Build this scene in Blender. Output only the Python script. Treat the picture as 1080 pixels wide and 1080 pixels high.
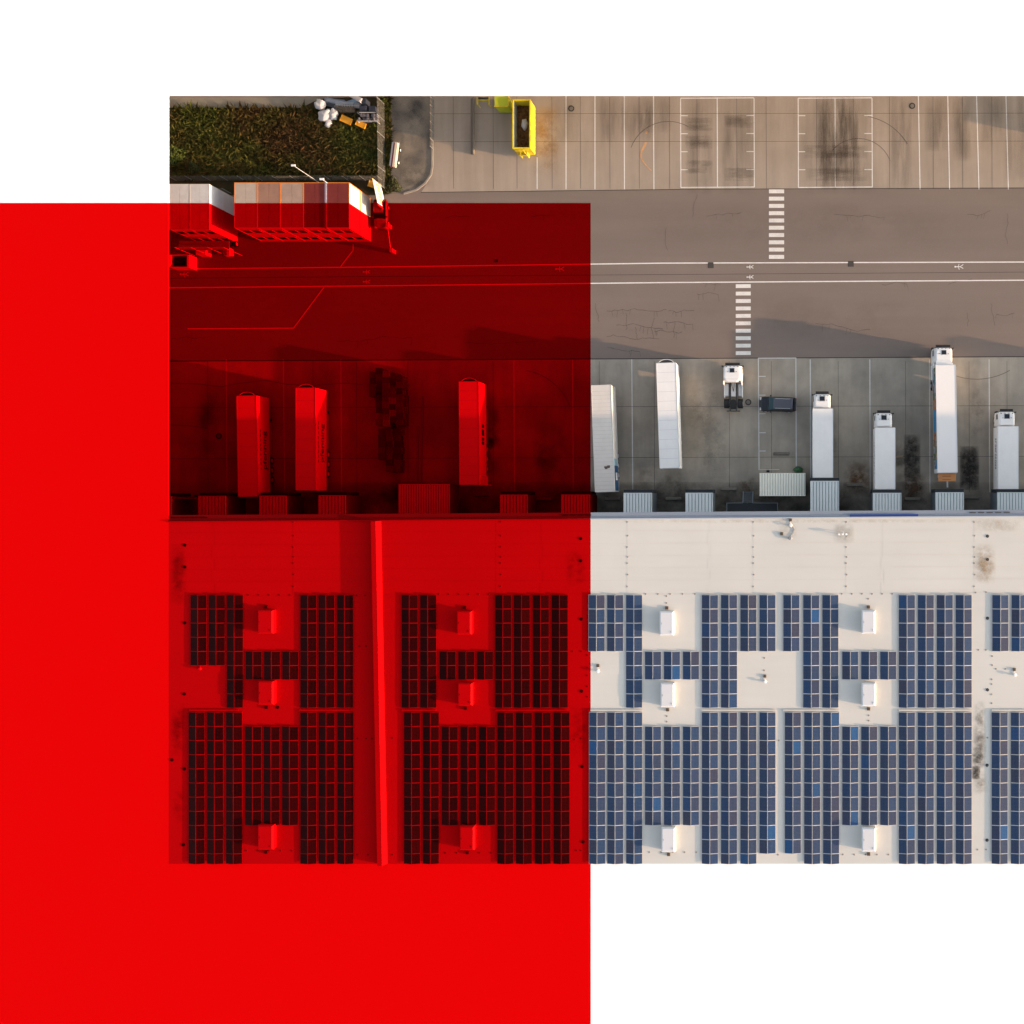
import bpy, bmesh, math, random
from mathutils import Vector, Matrix
random.seed(7)
R = math.radians
for o in list(bpy.data.objects): bpy.data.objects.remove(o)
scene = bpy.context.scene

# ------------------------------------------------------------------ camera, sky, sun, exposure
H, F = 125.0, 980.0            # camera height (m), focal length in picture pixels (1080 wide)
CX, CY = 840.0, 530.0          # where the camera's plumb line meets the picture
HR = 13.5                      # roof height of the warehouse
cam_d = bpy.data.cameras.new('camera'); cam = bpy.data.objects.new('camera', cam_d)
scene.collection.objects.link(cam); scene.camera = cam
cam.location = (0, 0, H); cam.rotation_euler = (0, 0, 0)
cam_d.sensor_width = 36; cam_d.lens = F / 1080 * 36
cam_d.shift_x = -(CX - 540) / 1080; cam_d.shift_y = -(540 - CY) / 1080
cam_d.clip_end = 2000; cam_d.clip_start = 1
ELEV, AZ = 8.5, 11.0           # sun elevation; degrees south of east
w = bpy.data.worlds.new('World'); scene.world = w; w.use_nodes = True
nt = w.node_tree; nt.nodes.clear()
sky = nt.nodes.new('ShaderNodeTexSky'); sky.sky_type = 'NISHITA'; sky.sun_disc = False
sky.sun_elevation = R(ELEV); sky.sun_rotation = R(90 + AZ)
sky.air_density = 0.8; sky.dust_density = 2.0; sky.ozone_density = 0.6
bg = nt.nodes.new('ShaderNodeBackground'); bg.inputs['Strength'].default_value = 0.15
wo = nt.nodes.new('ShaderNodeOutputWorld')
hs = nt.nodes.new('ShaderNodeHueSaturation'); hs.inputs['Saturation'].default_value = 0.5
nt.links.new(sky.outputs[0], hs.inputs['Color']); nt.links.new(hs.outputs[0], bg.inputs[0]); nt.links.new(bg.outputs[0], wo.inputs[0])
sl = bpy.data.lights.new('sun', 'SUN'); sun = bpy.data.objects.new('sun', sl)
scene.collection.objects.link(sun)
sl.energy = 2.9; sl.angle = R(0.6); sl.color = (1.0, 0.62, 0.36)
d = Vector((math.cos(R(ELEV)) * math.cos(R(AZ)), -math.cos(R(ELEV)) * math.sin(R(AZ)), math.sin(R(ELEV))))
sun.rotation_euler = d.to_track_quat('Z', 'Y').to_euler(); sun.location = d * 200
scene.view_settings.view_transform = 'Standard'; scene.view_settings.look = 'None'
scene.view_settings.gamma = 1; scene.view_settings.use_curve_mapping = False
scene.view_settings.exposure = 1.6

# ------------------------------------------------------------------ helpers
def W(px, py, z=0.0):
    k = (H - z) / F
    return ((px - CX) * k, (CY - py) * k)
def PX(px, z=0.0): return (px - CX) * (H - z) / F
def PY(py, z=0.0): return (CY - py) * (H - z) / F
C = scene.collection

MATS = {}
K_ALB = .80
def rgb(r, g, b):
    f = lambda c: ((c / 255 + .055) / 1.055) ** 2.4 if c > 10 else c / 255 / 12.92
    return (f(r), f(g), f(b))
def material(name, col, rough=.8, spec=.3, metal=0, zone=None, var=.12, scale=.6, var2=None, fine=0, streak=None, alpha=None, objrand=0, coat=0):
    """zone: None = own colour everywhere, number = everything past the red paint line at that height is
    red, 'red' = painted red all over"""
    if name not in ('white_ground','red_page'): col = tuple(v*K_ALB for v in col)
    if var2: var2 = (tuple(v*K_ALB for v in var2[0]), var2[1])
    key = (name, zone)
    if key in MATS: return MATS[key]
    m = bpy.data.materials.new(name + ('' if zone is None else '_' + str(zone))); m.use_nodes = True
    t = m.node_tree; n = t.nodes; L = t.links; n.clear()
    out = n.new('ShaderNodeOutputMaterial'); p = n.new('ShaderNodeBsdfPrincipled')
    L.new(p.outputs[0], out.inputs[0])
    p.inputs['Roughness'].default_value = rough; p.inputs['Metallic'].default_value = metal
    p.inputs['Specular IOR Level'].default_value = spec
    geo = n.new('ShaderNodeNewGeometry')
    def noise(sc, detail=4, vec=None, rg=.6):
        q = n.new('ShaderNodeTexNoise'); q.inputs['Scale'].default_value = sc; q.inputs['Detail'].default_value = detail
        q.inputs['Roughness'].default_value = rg
        L.new(vec or geo.outputs['Position'], q.inputs['Vector']); return q.outputs[0]
    def math_(op, a, b, c=None):
        q = n.new('ShaderNodeMath'); q.operation = op
        for i, v in enumerate((a, b, c)):
            if v is None: continue
            if isinstance(v, (int, float)): q.inputs[i].default_value = v
            else: L.new(v, q.inputs[i])
        return q.outputs[0]
    def scalecol(c, f):
        q = n.new('ShaderNodeVectorMath'); q.operation = 'SCALE'
        if isinstance(c, tuple): q.inputs[0].default_value = c[:3]
        else: L.new(c, q.inputs[0])
        if isinstance(f, (int, float)): q.inputs['Scale'].default_value = f
        else: L.new(f, q.inputs['Scale'])
        return q.outputs[0]
    c = tuple(col)
    if var2:
        mx = n.new('ShaderNodeMix'); mx.data_type = 'RGBA'
        rmp = n.new('ShaderNodeMapRange'); rmp.inputs[1].default_value = .4; rmp.inputs[2].default_value = .62
        L.new(noise(var2[1], 5), rmp.inputs[0]); L.new(rmp.outputs[0], mx.inputs[0])
        mx.inputs[6].default_value = (*c, 1); mx.inputs[7].default_value = (*var2[0], 1); c = mx.outputs[2]
    f = math_('MULTIPLY_ADD', noise(scale), 2 * var, 1 - var)
    c = scalecol(c, f)
    if fine:
        c = scalecol(c, math_('MULTIPLY_ADD', noise(6, 6, None, .8), 2 * fine, 1 - fine))
    if streak:      # (sx, sy, amount): wear dragged along one direction
        mp = n.new('ShaderNodeMapping'); mp.inputs['Scale'].default_value = (streak[0], streak[1], 1)
        L.new(geo.outputs['Position'], mp.inputs[0])
        c = scalecol(c, math_('MULTIPLY_ADD', noise(1.0, 5, mp.outputs[0], .65), 2 * streak[2], 1 - streak[2]))
    if objrand:
        oi = n.new('ShaderNodeObjectInfo')
        c = scalecol(c, math_('MULTIPLY_ADD', oi.outputs['Random'], 2 * objrand, 1 - objrand))
    if zone is not None:
        sx = n.new('ShaderNodeSeparateXYZ'); L.new(c, sx.inputs[0]) if not isinstance(c, tuple) else None
        cb = n.new('ShaderNodeCombineXYZ')
        L.new(math_('MULTIPLY', sx.outputs[0], .70), cb.inputs[0])
        L.new(math_('MULTIPLY', sx.outputs[0], .002), cb.inputs[2])
        if zone == 'red': mask = 1.0
        else:
            ps = n.new('ShaderNodeSeparateXYZ'); L.new(geo.outputs['Position'], ps.inputs[0])
            mask = math_('MULTIPLY', math_('LESS_THAN', ps.outputs[0], PX(623, zone)), math_('LESS_THAN', ps.outputs[1], PY(214, zone)))
        mx = n.new('ShaderNodeMix'); mx.data_type = 'RGBA'
        if isinstance(mask, float): mx.inputs[0].default_value = 1
        else: L.new(mask, mx.inputs[0])
        L.new(c, mx.inputs[6]); L.new(cb.outputs[0], mx.inputs[7]); c = mx.outputs[2]
        L.new(math_('MULTIPLY_ADD', mask, -spec * .93, spec), p.inputs['Specular IOR Level'])
    L.new(c, p.inputs['Base Color'])
    if alpha:       # a stain: soft ragged patch, alpha = (amount, noise scale)
        tc = n.new('ShaderNodeTexCoord'); sp = n.new('ShaderNodeSeparateXYZ'); L.new(tc.outputs['UV'], sp.inputs[0])
        def edge(s): return math_('MULTIPLY', math_('MULTIPLY', s, math_('SUBTRACT', 1.0, s)), 4.0)
        e = math_('MULTIPLY', edge(sp.outputs[0]), edge(sp.outputs[1]))
        e = math_('MULTIPLY', math_('POWER', e, .5 if len(alpha) > 2 and alpha[2] < .3 or len(alpha) > 3 else 1.3), alpha[0])
        rm = n.new('ShaderNodeMapRange'); rm.inputs[1].default_value = alpha[2] if len(alpha) > 2 else .42
        if len(alpha) > 3:
            mp = n.new('ShaderNodeMapping'); mp.inputs['Scale'].default_value = (alpha[3], alpha[4], 1); L.new(geo.outputs['Position'], mp.inputs[0]); svec = mp.outputs[0]
        else: svec = None
        rm.inputs[0].default_value = .5; rm.inputs[2].default_value = .68
        L.new(noise(alpha[1], 6, svec, .7), rm.inputs[0])
        L.new(math_('MULTIPLY', e, rm.outputs[0]), p.inputs['Alpha'])
    MATS[key] = m; return m

class MB:
    """collects faces, then links them as one mesh object"""
    def __init__(s): s.v = []; s.f = []; s.m = []; s.uv = []
    def face(s, pts, mi=0, uv=None):
        b = len(s.v); s.v += [tuple(p) for p in pts]; s.f.append(tuple(range(b, b + len(pts)))); s.m.append(mi); return s
    def box(s, x0, x1, y0, y1, z0, z1, mi=0, skip=''):
        a = [(x0,y0,z0),(x1,y0,z0),(x1,y1,z0),(x0,y1,z0),(x0,y0,z1),(x1,y0,z1),(x1,y1,z1),(x0,y1,z1)]
        b = len(s.v); s.v += a
        for k, q in (('b',(0,3,2,1)),('t',(4,5,6,7)),('s',(0,1,5,4)),('e',(1,2,6,5)),('n',(2,3,7,6)),('w',(3,0,4,7))):
            if k in skip: continue
            s.f.append(tuple(b + i for i in q)); s.m.append(mi)
        return s
    def bbox(s, x0, x1, y0, y1, z0, z1, r=.05, mi=0, seg=2):
        """bevelled box"""
        bm = bmesh.new(); bmesh.ops.create_cube(bm, size=1)
        for v in bm.verts:
            v.co = Vector(((x0+x1)/2 + v.co.x*(x1-x0), (y0+y1)/2 + v.co.y*(y1-y0), (z0+z1)/2 + v.co.z*(z1-z0)))
        bmesh.ops.bevel(bm, geom=list(bm.edges), offset=r, segments=seg, profile=.5, affect='EDGES')
        s.addbm(bm, mi); return s
    def addbm(s, bm, mi=0, mat=None):
        b = len(s.v)
        bm.verts.index_update()
        for v in bm.verts: s.v.append(tuple(mat @ v.co) if mat else tuple(v.co))
        for f in bm.faces: s.f.append(tuple(b + v.index for v in f.verts)); s.m.append(mi)
        bm.free(); return s
    def tube(s, p0, p1, r, n=8, mi=0, r1=None):
        p0, p1 = Vector(p0), Vector(p1); ax = (p1 - p0).normalized()
        u = ax.orthogonal().normalized(); v = ax.cross(u); r1 = r if r1 is None else r1
        b = len(s.v)
        for k in range(n):
            a = 2*math.pi*k/n; dd = u*math.cos(a) + v*math.sin(a); s.v.append(tuple(p0 + dd*r)); s.v.append(tuple(p1 + dd*r1))
        for k in range(n):
            a, c = b+2*k, b+2*((k+1) % n); s.f.append((a, c, c+1, a+1)); s.m.append(mi)
        s.f.append(tuple(b+2*k for k in reversed(range(n)))); s.m.append(mi)
        s.f.append(tuple(b+2*k+1 for k in range(n))); s.m.append(mi); return s
    def ring(s, cx, cy, r0, r1, z, n=28, mi=0):
        b = len(s.v)
        for k in range(n):
            a = 2*math.pi*k/n
            s.v.append((cx+math.cos(a)*r0, cy+math.sin(a)*r0, z)); s.v.append((cx+math.cos(a)*r1, cy+math.sin(a)*r1, z))
        for k in range(n):
            a, c = b+2*k, b+2*((k+1) % n); s.f.append((a, a+1, c+1, c)); s.m.append(mi)
        return s
    def loft(s, secs, mi=0, caps=True):
        b = len(s.v); n = len(secs[0])
        for q in secs: s.v += [tuple(p) for p in q]
        for i in range(len(secs)-1):
            for k in range(n):
                a = b+i*n+k; c = b+i*n+(k+1) % n
                s.f.append((a, c, c+n, a+n)); s.m.append(mi)
        if caps:
            s.f.append(tuple(b+k for k in reversed(range(n)))); s.m.append(mi)
            e = b+(len(secs)-1)*n; s.f.append(tuple(e+k for k in range(n))); s.m.append(mi)
        return s
    def build(s, name, mats, parent=None, smooth=False, fixn=False, uvrect=None):
        me = bpy.data.meshes.new(name); me.from_pydata(s.v, [], s.f)
        for m in (mats if isinstance(mats, (list, tuple)) else [mats]): me.materials.append(m)
        me.polygons.foreach_set('material_index', s.m)
        if smooth: me.polygons.foreach_set('use_smooth', [True]*len(s.f))
        if fixn:
            bm = bmesh.new(); bm.from_mesh(me); bmesh.ops.recalc_face_normals(bm, faces=bm.faces); bm.to_mesh(me); bm.free()
        if uvrect:
            uv = me.uv_layers.new(name='UVMap'); x0, y0, x1, y1 = uvrect
            for l in me.loops:
                c = me.vertices[l.vertex_index].co; uv.data[l.index].uv = ((c.x-x0)/(x1-x0), (c.y-y0)/(y1-y0))
        me.update()
        o = bpy.data.objects.new(name, me); C.objects.link(o)
        if parent: o.parent = parent
        return o
def thing(name, label, cat, loc=(0,0,0), rz=0.0, group=None):
    o = bpy.data.objects.new(name, None); C.objects.link(o); o.empty_display_size = .5
    o.location = loc; o.rotation_euler = (0, 0, rz); o['label'] = label; o['category'] = cat
    if group: o['group'] = group
    return o
def tag(o, label, cat, group=None):
    o['label'] = label; o['category'] = cat
    if group: o['group'] = group
    return o
def struct(o): o['kind'] = 'structure'; return o
def copy_tree(o, parent=None):
    c = o.copy(); C.objects.link(c)
    if parent is not None: c.parent = parent
    for ch in list(o.children): copy_tree(ch, c)
    return c
def copy_of(o, loc, rz=0, label=None):
    kids = list(o.children)
    c = o.copy(); C.objects.link(c); c.location = loc; c.rotation_euler = (0, 0, rz)
    if label: c['label'] = label
    for ch in kids: copy_tree(ch, c)
    return c
def sheet(name, px0, py0, px1, py1, z, m, **kw):
    x0, y1 = W(px0, py0, z); x1, y0 = W(px1, py1, z)
    return MB().face([(x0,y0,z),(x1,y0,z),(x1,y1,z),(x0,y1,z)]).build(name, m, **kw)
def poly(name, pts, z, m):
    q = [(*W(a, b, z), z) for a, b in pts]
    a = sum(q[i][0]*q[(i+1) % len(q)][1]-q[(i+1) % len(q)][0]*q[i][1] for i in range(len(q)))
    if a < 0: q.reverse()
    return MB().face(q).build(name, m)

# ------------------------------------------------------------------ materials
G = 0
ASPH = lambda z=G: material('asphalt', (.245,.198,.172), .9, .25, zone=z, var=.16, scale=.07, fine=.14, streak=(.03,.5,.10))
CONC_T = lambda z=G: material('concrete_upper', (.45,.38,.31), .9, .25, zone=z, var=.14, scale=.10, fine=.08, streak=(.6,.05,.26), var2=((.37,.31,.25), .10))
CONC_L = lambda z=G: material('concrete_lower', (.46,.405,.33), .9, .25, zone=z, var=.16, scale=.12, fine=.10, streak=(.5,.07,.32), var2=((.335,.30,.25), .14))
ROOF = lambda z=HR: material('roof_membrane', (.70,.685,.64), .75, .3, zone=z, var=.09, scale=.10, fine=.05, streak=(.08,.9,.05))
PAINT = lambda z=G: material('road_paint', (.88,.86,.82), .7, .3, zone=z, var=.18, scale=1.2, fine=.35)
WHITE = lambda z=None: material('white_paint', (.96,.955,.94), .5, .35, zone=z, var=.08, scale=.7, fine=.05, streak=(2.5,.25,.04))
CREAM = lambda z=None: material('dirty_cream_tarp', (.78,.74,.69), .65, .3, zone=z, var=.10, scale=.8, fine=.06)
BLACK = lambda z=None: material('black_rubber', (.025,.026,.028), .8, .3, zone=z, var=.2, scale=4)
DARK = lambda z=None: material('dark_steel', (.05,.053,.058), .55, .4, zone=z, var=.2, scale=3)
GREY = lambda z=None: material('grey_metal', (.30,.31,.32), .5, .4, zone=z, var=.12, scale=2)
ALU = lambda z=None: material('aluminium', (.74,.75,.76), .4, .5, zone=z, var=.05, scale=3)
GLASS = lambda z=None: material('dark_glass', (.012,.018,.025), .08, .6, zone=z, var=.1)
SHEL = lambda z=None: material('grey_cladding', (.84,.90,.91), .55, .35, zone=z, var=.08, scale=.5, streak=(2.5,.3,.08))
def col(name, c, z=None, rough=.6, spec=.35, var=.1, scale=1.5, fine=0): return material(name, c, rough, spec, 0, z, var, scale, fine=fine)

# ------------------------------------------------------------------ page ground, made-up page decks, site ground
WP = material('white_ground', (.93,.93,.93), .9, .1, var=.0)
RP = material('red_page', (.63,.0002,.0008), .9, .02, var=.0)
S = struct
S(sheet('white_ground', -600, -500, 2200, 1500, -.30, WP))
TZ = HR
def prism(name, pts, z0, z1, m):
    mb = MB(); n = len(pts); mb.face([(x, y, z1) for x, y in pts])
    for i in range(n):
        a, b = pts[i], pts[(i+1) % n]; mb.face([(*a, z0), (*b, z0), (*b, z1), (*a, z1)])
    return mb.build(name, m)
xl, yb, xm = PX(178, TZ), PY(911, TZ), PX(623, TZ)
ytop = PY(547.6, TZ)-.3; xr = PX(1850, TZ)
# made-up decks for page margin and red block, raised clear of shadows
dt, db, yt1, yt2 = TZ, TZ-.06, PY(101, TZ), PY(214, TZ)
S(prism('red_page_deck', [(PX(-500,TZ), PY(1400,TZ)), (xm, PY(1400,TZ)), (xm, yb-.004), (xl-.004, yb-.004), (xl-.004, yt2), (PX(-500,TZ), yt2)], db, dt, RP))
S(prism('white_page_deck', [(xm+.003, PY(1400,TZ)), (PX(1850,TZ), PY(1400,TZ)), (PX(1850,TZ), yb-.004), (xm+.003, yb-.004)], db, dt, WP))
S(prism('white_page_deck', [(PX(-500,TZ), yt2+.003), (xl-.004, yt2+.003), (xl-.004, yt1), (PX(1850,TZ), yt1), (PX(1850,TZ), PY(-400,TZ)), (PX(-500,TZ), PY(-400,TZ))], db, dt, WP))
mbc = MB()
for k in range(9):
    mbc.tube((xl-14, PY(60+100*k,TZ), -.3), (xl-14, PY(60+100*k,TZ), db), .35, 12)
for k in range(12):
    mbc.tube((xl+5+16*k, yt1+12, -.3), (xl+5+16*k, yt1+12, db), .35, 12)
S(mbc.build('page_deck_columns', material('column_white', (.9,.9,.9), .8, .2)))  # made-up supports for the page decks
x0, y1 = W(178, 101); x1, y0 = W(1850, 545)
S(MB().box(x0, x1, yb+.1, y1, -.3, 0, skip='b').build('asphalt_road', ASPH()))
# upper concrete lot with a rounded corner
arc = [(456.5,101),(456.5,176)]
for k in range(7):
    a = R(90*k/6); arc.append((430+26.5*math.cos(a), 176+27*math.sin(a)))
pts = [(456.5,101),(456.5,176),(455,184),(451,192),(444.4,202.6),(717,199.3),(1850,193.9),(1850,101)]
S(poly('concrete_parking_lot', pts, .004, CONC_T()))
S(poly('concrete_loading_yard', [(178,381),(1850,371.7),(1850,545),(178,545)], .004, CONC_L()))
# gravel area and grass banks
GRAV = material('gravel', (.28,.245,.20), .95, .2, zone=0, var=.3, scale=1.2, fine=.55, var2=((.12,.11,.10), .30))
pts = [(406,101),(455,101),(455,176),(453,185),(447,193),(437,201),(424,204),(406,205)]
S(poly('gravel_lot', pts, .006, GRAV))
SOIL = material('grass_soil', (.035,.038,.018), .95, .2, zone=0, var=.4, scale=.5, fine=.3, var2=((.075,.048,.022), .35))
S(poly('grass_bank', [(178,113),(398,101),(410,101),(413,150),(412,203),(396,206),(178,206)], .008, SOIL))
S(poly('concrete_strip', [(178,102.6),(345,102.6),(331,107),(318,113.5),(178,113.5)], .012, material('pale_concrete', (.34,.32,.27), .9, .2, zone=0, var=.15, scale=.4, fine=.1)))
# road edge kerb of the rounded corner
KERB = material('kerb_concrete', (.33,.30,.26), .85, .2, zone=0, var=.15, scale=1)
mb = MB(); kp = [(456,101),(456,176),(454.5,184.5),(448.5,193.5),(439,200.5),(426,204.5)]
for a, b in zip(kp, kp[1:]):
    A = Vector((*W(*a), 0)); B = Vector((*W(*b), 0)); n_ = (B-A).normalized().cross(Vector((0,0,1)))*.12
    mb.face([A-n_+Vector((0,0,.12)), A+n_+Vector((0,0,.12)), B+n_+Vector((0,0,.12)), B-n_+Vector((0,0,.12))])
    mb.face([A-n_, A-n_+Vector((0,0,.12)), B-n_+Vector((0,0,.12)), B-n_]); mb.face([A+n_+Vector((0,0,.12)), A+n_, B+n_, B+n_+Vector((0,0,.12))])
S(mb.build('kerb', KERB))

# painted lines
def line(mb, a, b, wpx, z=.010):
    A = Vector((*W(*a, z), z)); B = Vector((*W(*b, z), z)); n_ = (B-A).normalized().cross(Vector((0,0,1)))*(wpx/2*H/F)
    mb.face([A+n_, B+n_, B-n_, A-n_])
mb = MB()
L1 = lambda x: 283.8+(276.2-283.8)*(x-178)/902 if x > 420 else 283.8-2.3*(x-178)/242
for a, b in ((178,420),(420,700),(700,1190)):
    f1 = {178:283.8,420:281.3,700:277.5,1190:276.0}; f2 = {178:303.6,420:301.2,700:298,1190:294.8}
    line(mb, (a,f1[a]), (b,f1[b]), 1.2); line(mb, (a,f2[a]), (b,f2[b]), 1.2)
for a, b in (((197.8,346.8),(309.6,346.1)),((309.4,346.4),(341.8,302.8)),((372.4,257.5),(372.4,264.3)),((372.5,263.9),(358.6,282))): line(mb, a, b, 1.1, .014)
S(mb.build('road_lines', PAINT()))
mb = MB()
for k in range(10): line(mb, (811,201.8+7.68*k), (827,201.8+7.68*k), 4.1)
for k in range(10): line(mb, (776,301.8+7.85*k), (791.8,301.7+7.85*k), 4.0)
S(mb.build('crosswalk_stripes', PAINT()))
mb = MB()
for x, xb, ya in ((566.5,566.5,166),(597,597,101),(627.5,627.5,101),(658.4,658.6,101),(689.2,689.7,101),(968.6,970.4,101),(999.6,1001.5,101),(1030,1032.5,101),(1061,1063.5,101)):
    line(mb, (x,ya), (xb,199.6), .95)
for xa, xb2, xc in ((717.8,795.3,756.4),(841.8,919.7,880.7)):
    for x in (xa, xc, xb2): line(mb, (x,103.6), (x+.3,197.6), 1.0)
    line(mb, (xa,103.6), (xb2,103.2), 1.0, .014); line(mb, (xa,197.7), (xb2,197.2), 1.0, .014)
    for y in (122,141,160,179):
        line(mb, (xa,y), (xa+7.5,y), .9, .014); line(mb, (xb2-8,y-.2), (xb2,y-.2), .9, .014)
S(mb.build('parking_lines', PAINT()))
mb = MB()
for x, xb in ((238.6,239.4),(298.8,300.3),(359.5,360.3),(542,542.6),(604,604.6),(666.3,667.4),(854.5,855.2),(917.4,917.8),(980.3,980.8),(1043.2,1043.8)):
    line(mb, (x,379), (xb,519), 1.0)
for a, b in (((799.8,377.5),(800.6,495.4)),((839.4,377.5),(839.8,492)),((799.5,377.8),(839.8,377.6)),((800,495.4),(822,495.2))): line(mb, a, b, .95 if a[0] != 800 else .6, .013)
for y in (397,416.8,436.4,456.4,475.7): line(mb, (800,y), (807.5,y-.1), .9, .013)
S(mb.build('loading_yard_lines', material('worn_paint', (.72,.72,.70), .7, .3, zone=0, var=.2, scale=1.2, fine=.3)))
mb = MB()   # boundary lines and slab joints
line(mb, (178,381),(1190,375.6), .9, .012)
for y, ya in ((403,401.5),(430,427.6),(458,455),(484,481)):
    if y in (430,484): line(mb, (178,y),(1190,ya), .35, .012)
for x in (219,330,376,430,520,632,690,769,813.5,884,955,1022,1062): line(mb, (x,381),(x+.4,519), .3, .012)
for y in (120,149.5): line(mb, (457,y),(1190,y-.8), .3, .012)
for x in (478,520,545,582,612,643,674,706,735,777,808,861,900,938,984,1015,1046): line(mb, (x,102),(x+.4,199), .28, .012)
line(mb, (444,202.9),(717,199.8), .7, .012); line(mb, (717,199.6),(1190,198), .6, .012)
line(mb, (178,293.5),(420,291.5), .4, .007); line(mb, (420,291.5),(1190,286.2), .4, .007)
S(mb.build('slab_joints', col('joint_tar', (.06,.055,.05), 0, .9, .2)))
# cracks in the asphalt
mb = MB(); rr = random.Random(3)
for (sx, sy, n_, dx) in ((640,355,14,5),(640,328,16,5),(650,343,13,5),(690,350,9,4),(705,328,9,4),(640,366,9,5),(735,310,7,4),(860,341,16,5),(700,340,10,4),(745,228,9,5),(880,226,12,5),(1020,226,8,4),(760,300,8,-3),(1000,300,7,4),(355,360,18,6),(490,362,15,6),(180,358,9,5),(560,228,6,4),(1070,330,6,-4),(930,300,7,5),(470,230,8,4)):
    p = (sx, sy); an = rr.uniform(-.2,.2)
    for k in range(n_):
        q = (p[0]+dx*rr.uniform(.5,1.1), p[1]+rr.uniform(-1.6,1.6)); line(mb, p, q, rr.uniform(.22,.42), .007)
        if rr.random() < .25:
            q2 = (q[0]+rr.uniform(-2,2), q[1]+rr.uniform(3,8)); line(mb, q, q2, .2, .0075)
        p = q
for (x, y, n_) in ((1062,225,10),(703,240,8),(1045,320,8),(628,320,7),(660,330,6),(690,335,7),(712,340,5),(735,205,8),(1020,330,5),(670,345,5)):
    p = (x, y)
    for k in range(n_):
        q = (p[0]+rr.uniform(-1.5,1.5), p[1]+rr.uniform(2,4)); line(mb, p, q, .25, .007); p = q
S(mb.build('asphalt_cracks', col('crack_dark', (.085,.072,.063), 0, .9, .2)))
# wobbly tar repairs and tyre arcs in the yard
mb = MB()
for pts in ([(178,404),(210,405),(232,408),(255,404),(280,401),(300,405),(325,407),(365,404),(383,406)], [(178,448),(200,449),(219,452)]):
    for a, b in zip(pts, pts[1:]): line(mb, a, b, .7, .013)
for (cx, cy, r_, a0, a1) in ((545,450,60,20,80),(905,182,36,20,140),(905,182,60,30,80),(705,170,42,60,160),(1030,330,70,230,300)):
    for k in range(12):
        t0, t1 = R(a0+(a1-a0)*k/12), R(a0+(a1-a0)*(k+1)/12)
        line(mb, (cx+r_*math.cos(t0), cy-r_*math.sin(t0)), (cx+r_*math.cos(t1), cy-r_*math.sin(t1)), .7, .0135)
S(mb.build('tyre_marks', material('tyre_mark', (.20,.165,.135), .9, .2, zone=0, var=.2, alpha=None)))

# pedestrian symbols
def person_sign(cx, cy, s=1.0, sit=False):
    mb = MB(); z = .013
    line(mb, (cx-3.2*s, cy), (cx+.6*s, cy), .9, z)
    line(mb, (cx+.6*s, cy), (cx+3.6*s, cy-2.2*s), .7, z+.002); line(mb, (cx+.6*s, cy), (cx+3.6*s, cy+1.7*s), .7, z+.003)
    line(mb, (cx-1.4*s, cy), (cx-.4*s, cy-2.6*s), .6, z+.004); line(mb, (cx-1.4*s, cy), (cx-.2*s, cy+2.8*s), .6, z+.005)
    mb.ring(*W(cx-4.1*s, cy, z), 0, .11*s, z, 10)
    return mb
mb = MB()
for x, y, s in ((791.5,281.6,.85),(791.5,292.2,.85),(1012,281.3,1.1),(387,286.8,.9),(387,297.2,.9),(195,289.2,1.1),(591,283.7,1.1)):
    q = person_sign(x, y, s); b = len(mb.v); mb.v += q.v; mb.f += [tuple(b+i for i in f) for f in q.f]; mb.m += q.m
S(mb.build('pedestrian_symbols', PAINT()))

# stains: ragged thin layers with a shape of their own
SK = [0]
def stain(x0, y0, x1, y1, c, amt, sc, z=.0, zone=0, lo=.42, nm='stain', st=None):
    SK[0] += 1; zz = z + .018 + .0006*SK[0]; y0 = max(y0, 101.8); x0 = max(x0, 178.8)
    m = material('stain_%s_%g_%g_%s_%s' % (str(c), amt, sc, str(lo), st), c, .9, .15, zone=zone, var=.2, alpha=(amt, sc, lo)+(st or ()))
    a, b = W(x0, y0, zz); c2, d2 = W(x1, y1, zz)
    o = sheet(nm, x0, y0, x1, y1, zz, m, uvrect=(a, d2, c2, b)); S(o); return o
BR = (.05,.028,.015); BK = (.02,.018,.016)
stain(889,484,921,524, (.22,.11,.05), 1.0, 1.1, lo=.34, nm='rust_stain'); stain(950,494,978,532, (.13,.08,.05), 1.3, .8, lo=.32, nm='rust_stain')
stain(953,458,971,508, (.05,.045,.04), 1.15, 1.3, lo=.22, nm='oil_stain'); stain(1012,470,1033,517, (.045,.04,.036), 1.3, 1.2, lo=.18, nm='oil_stain')
stain(178,508,1190,566, BK, .75, .25, lo=.28, nm='yard_grime')
stain(666,480,700,520, BK, .35, .4, nm='oil_stain'); stain(690,495,735,530, BK, .5, .4, nm='oil_stain')
stain(776,500,800,528, (.14,.07,.03), .7, .7, nm='rust_stain'); stain(505,410,530,510, BK, .8, .4, nm='oil_stain')
stain(735,400,770,520, (.36,.33,.28), .7, .35, nm='pale_dust'); stain(715,385,760,500, (.34,.27,.18), .5, .3, nm='pale_dust')
stain(395,500,445,540, BK, .7, .3, nm='oil_stain'); stain(560,440,600,520, BK, .6, .3, nm='oil_stain'); stain(1020,400,1042,470, BK, .5,.3, nm='oil_stain')
stain(860,430,885,520, BK, .7, .3, nm='oil_stain'); stain(938,450,960,525, BK,.6,.3, nm='oil_stain'); stain(205,400,232,520, BK,.6,.3, nm='oil_stain')
stain(560,101,592,185, (.42,.22,.06), .8, .3, nm='orange_dust'); mb = MB(); cv = [(681.5,150),(679,155),(676.5,160),(676,165),(678,170),(682,175),(687,180)]
for k_, (a, b) in enumerate(zip(cv, cv[1:])): line(mb, a, b, 2.2 - .25*k_, .0145)
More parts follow.
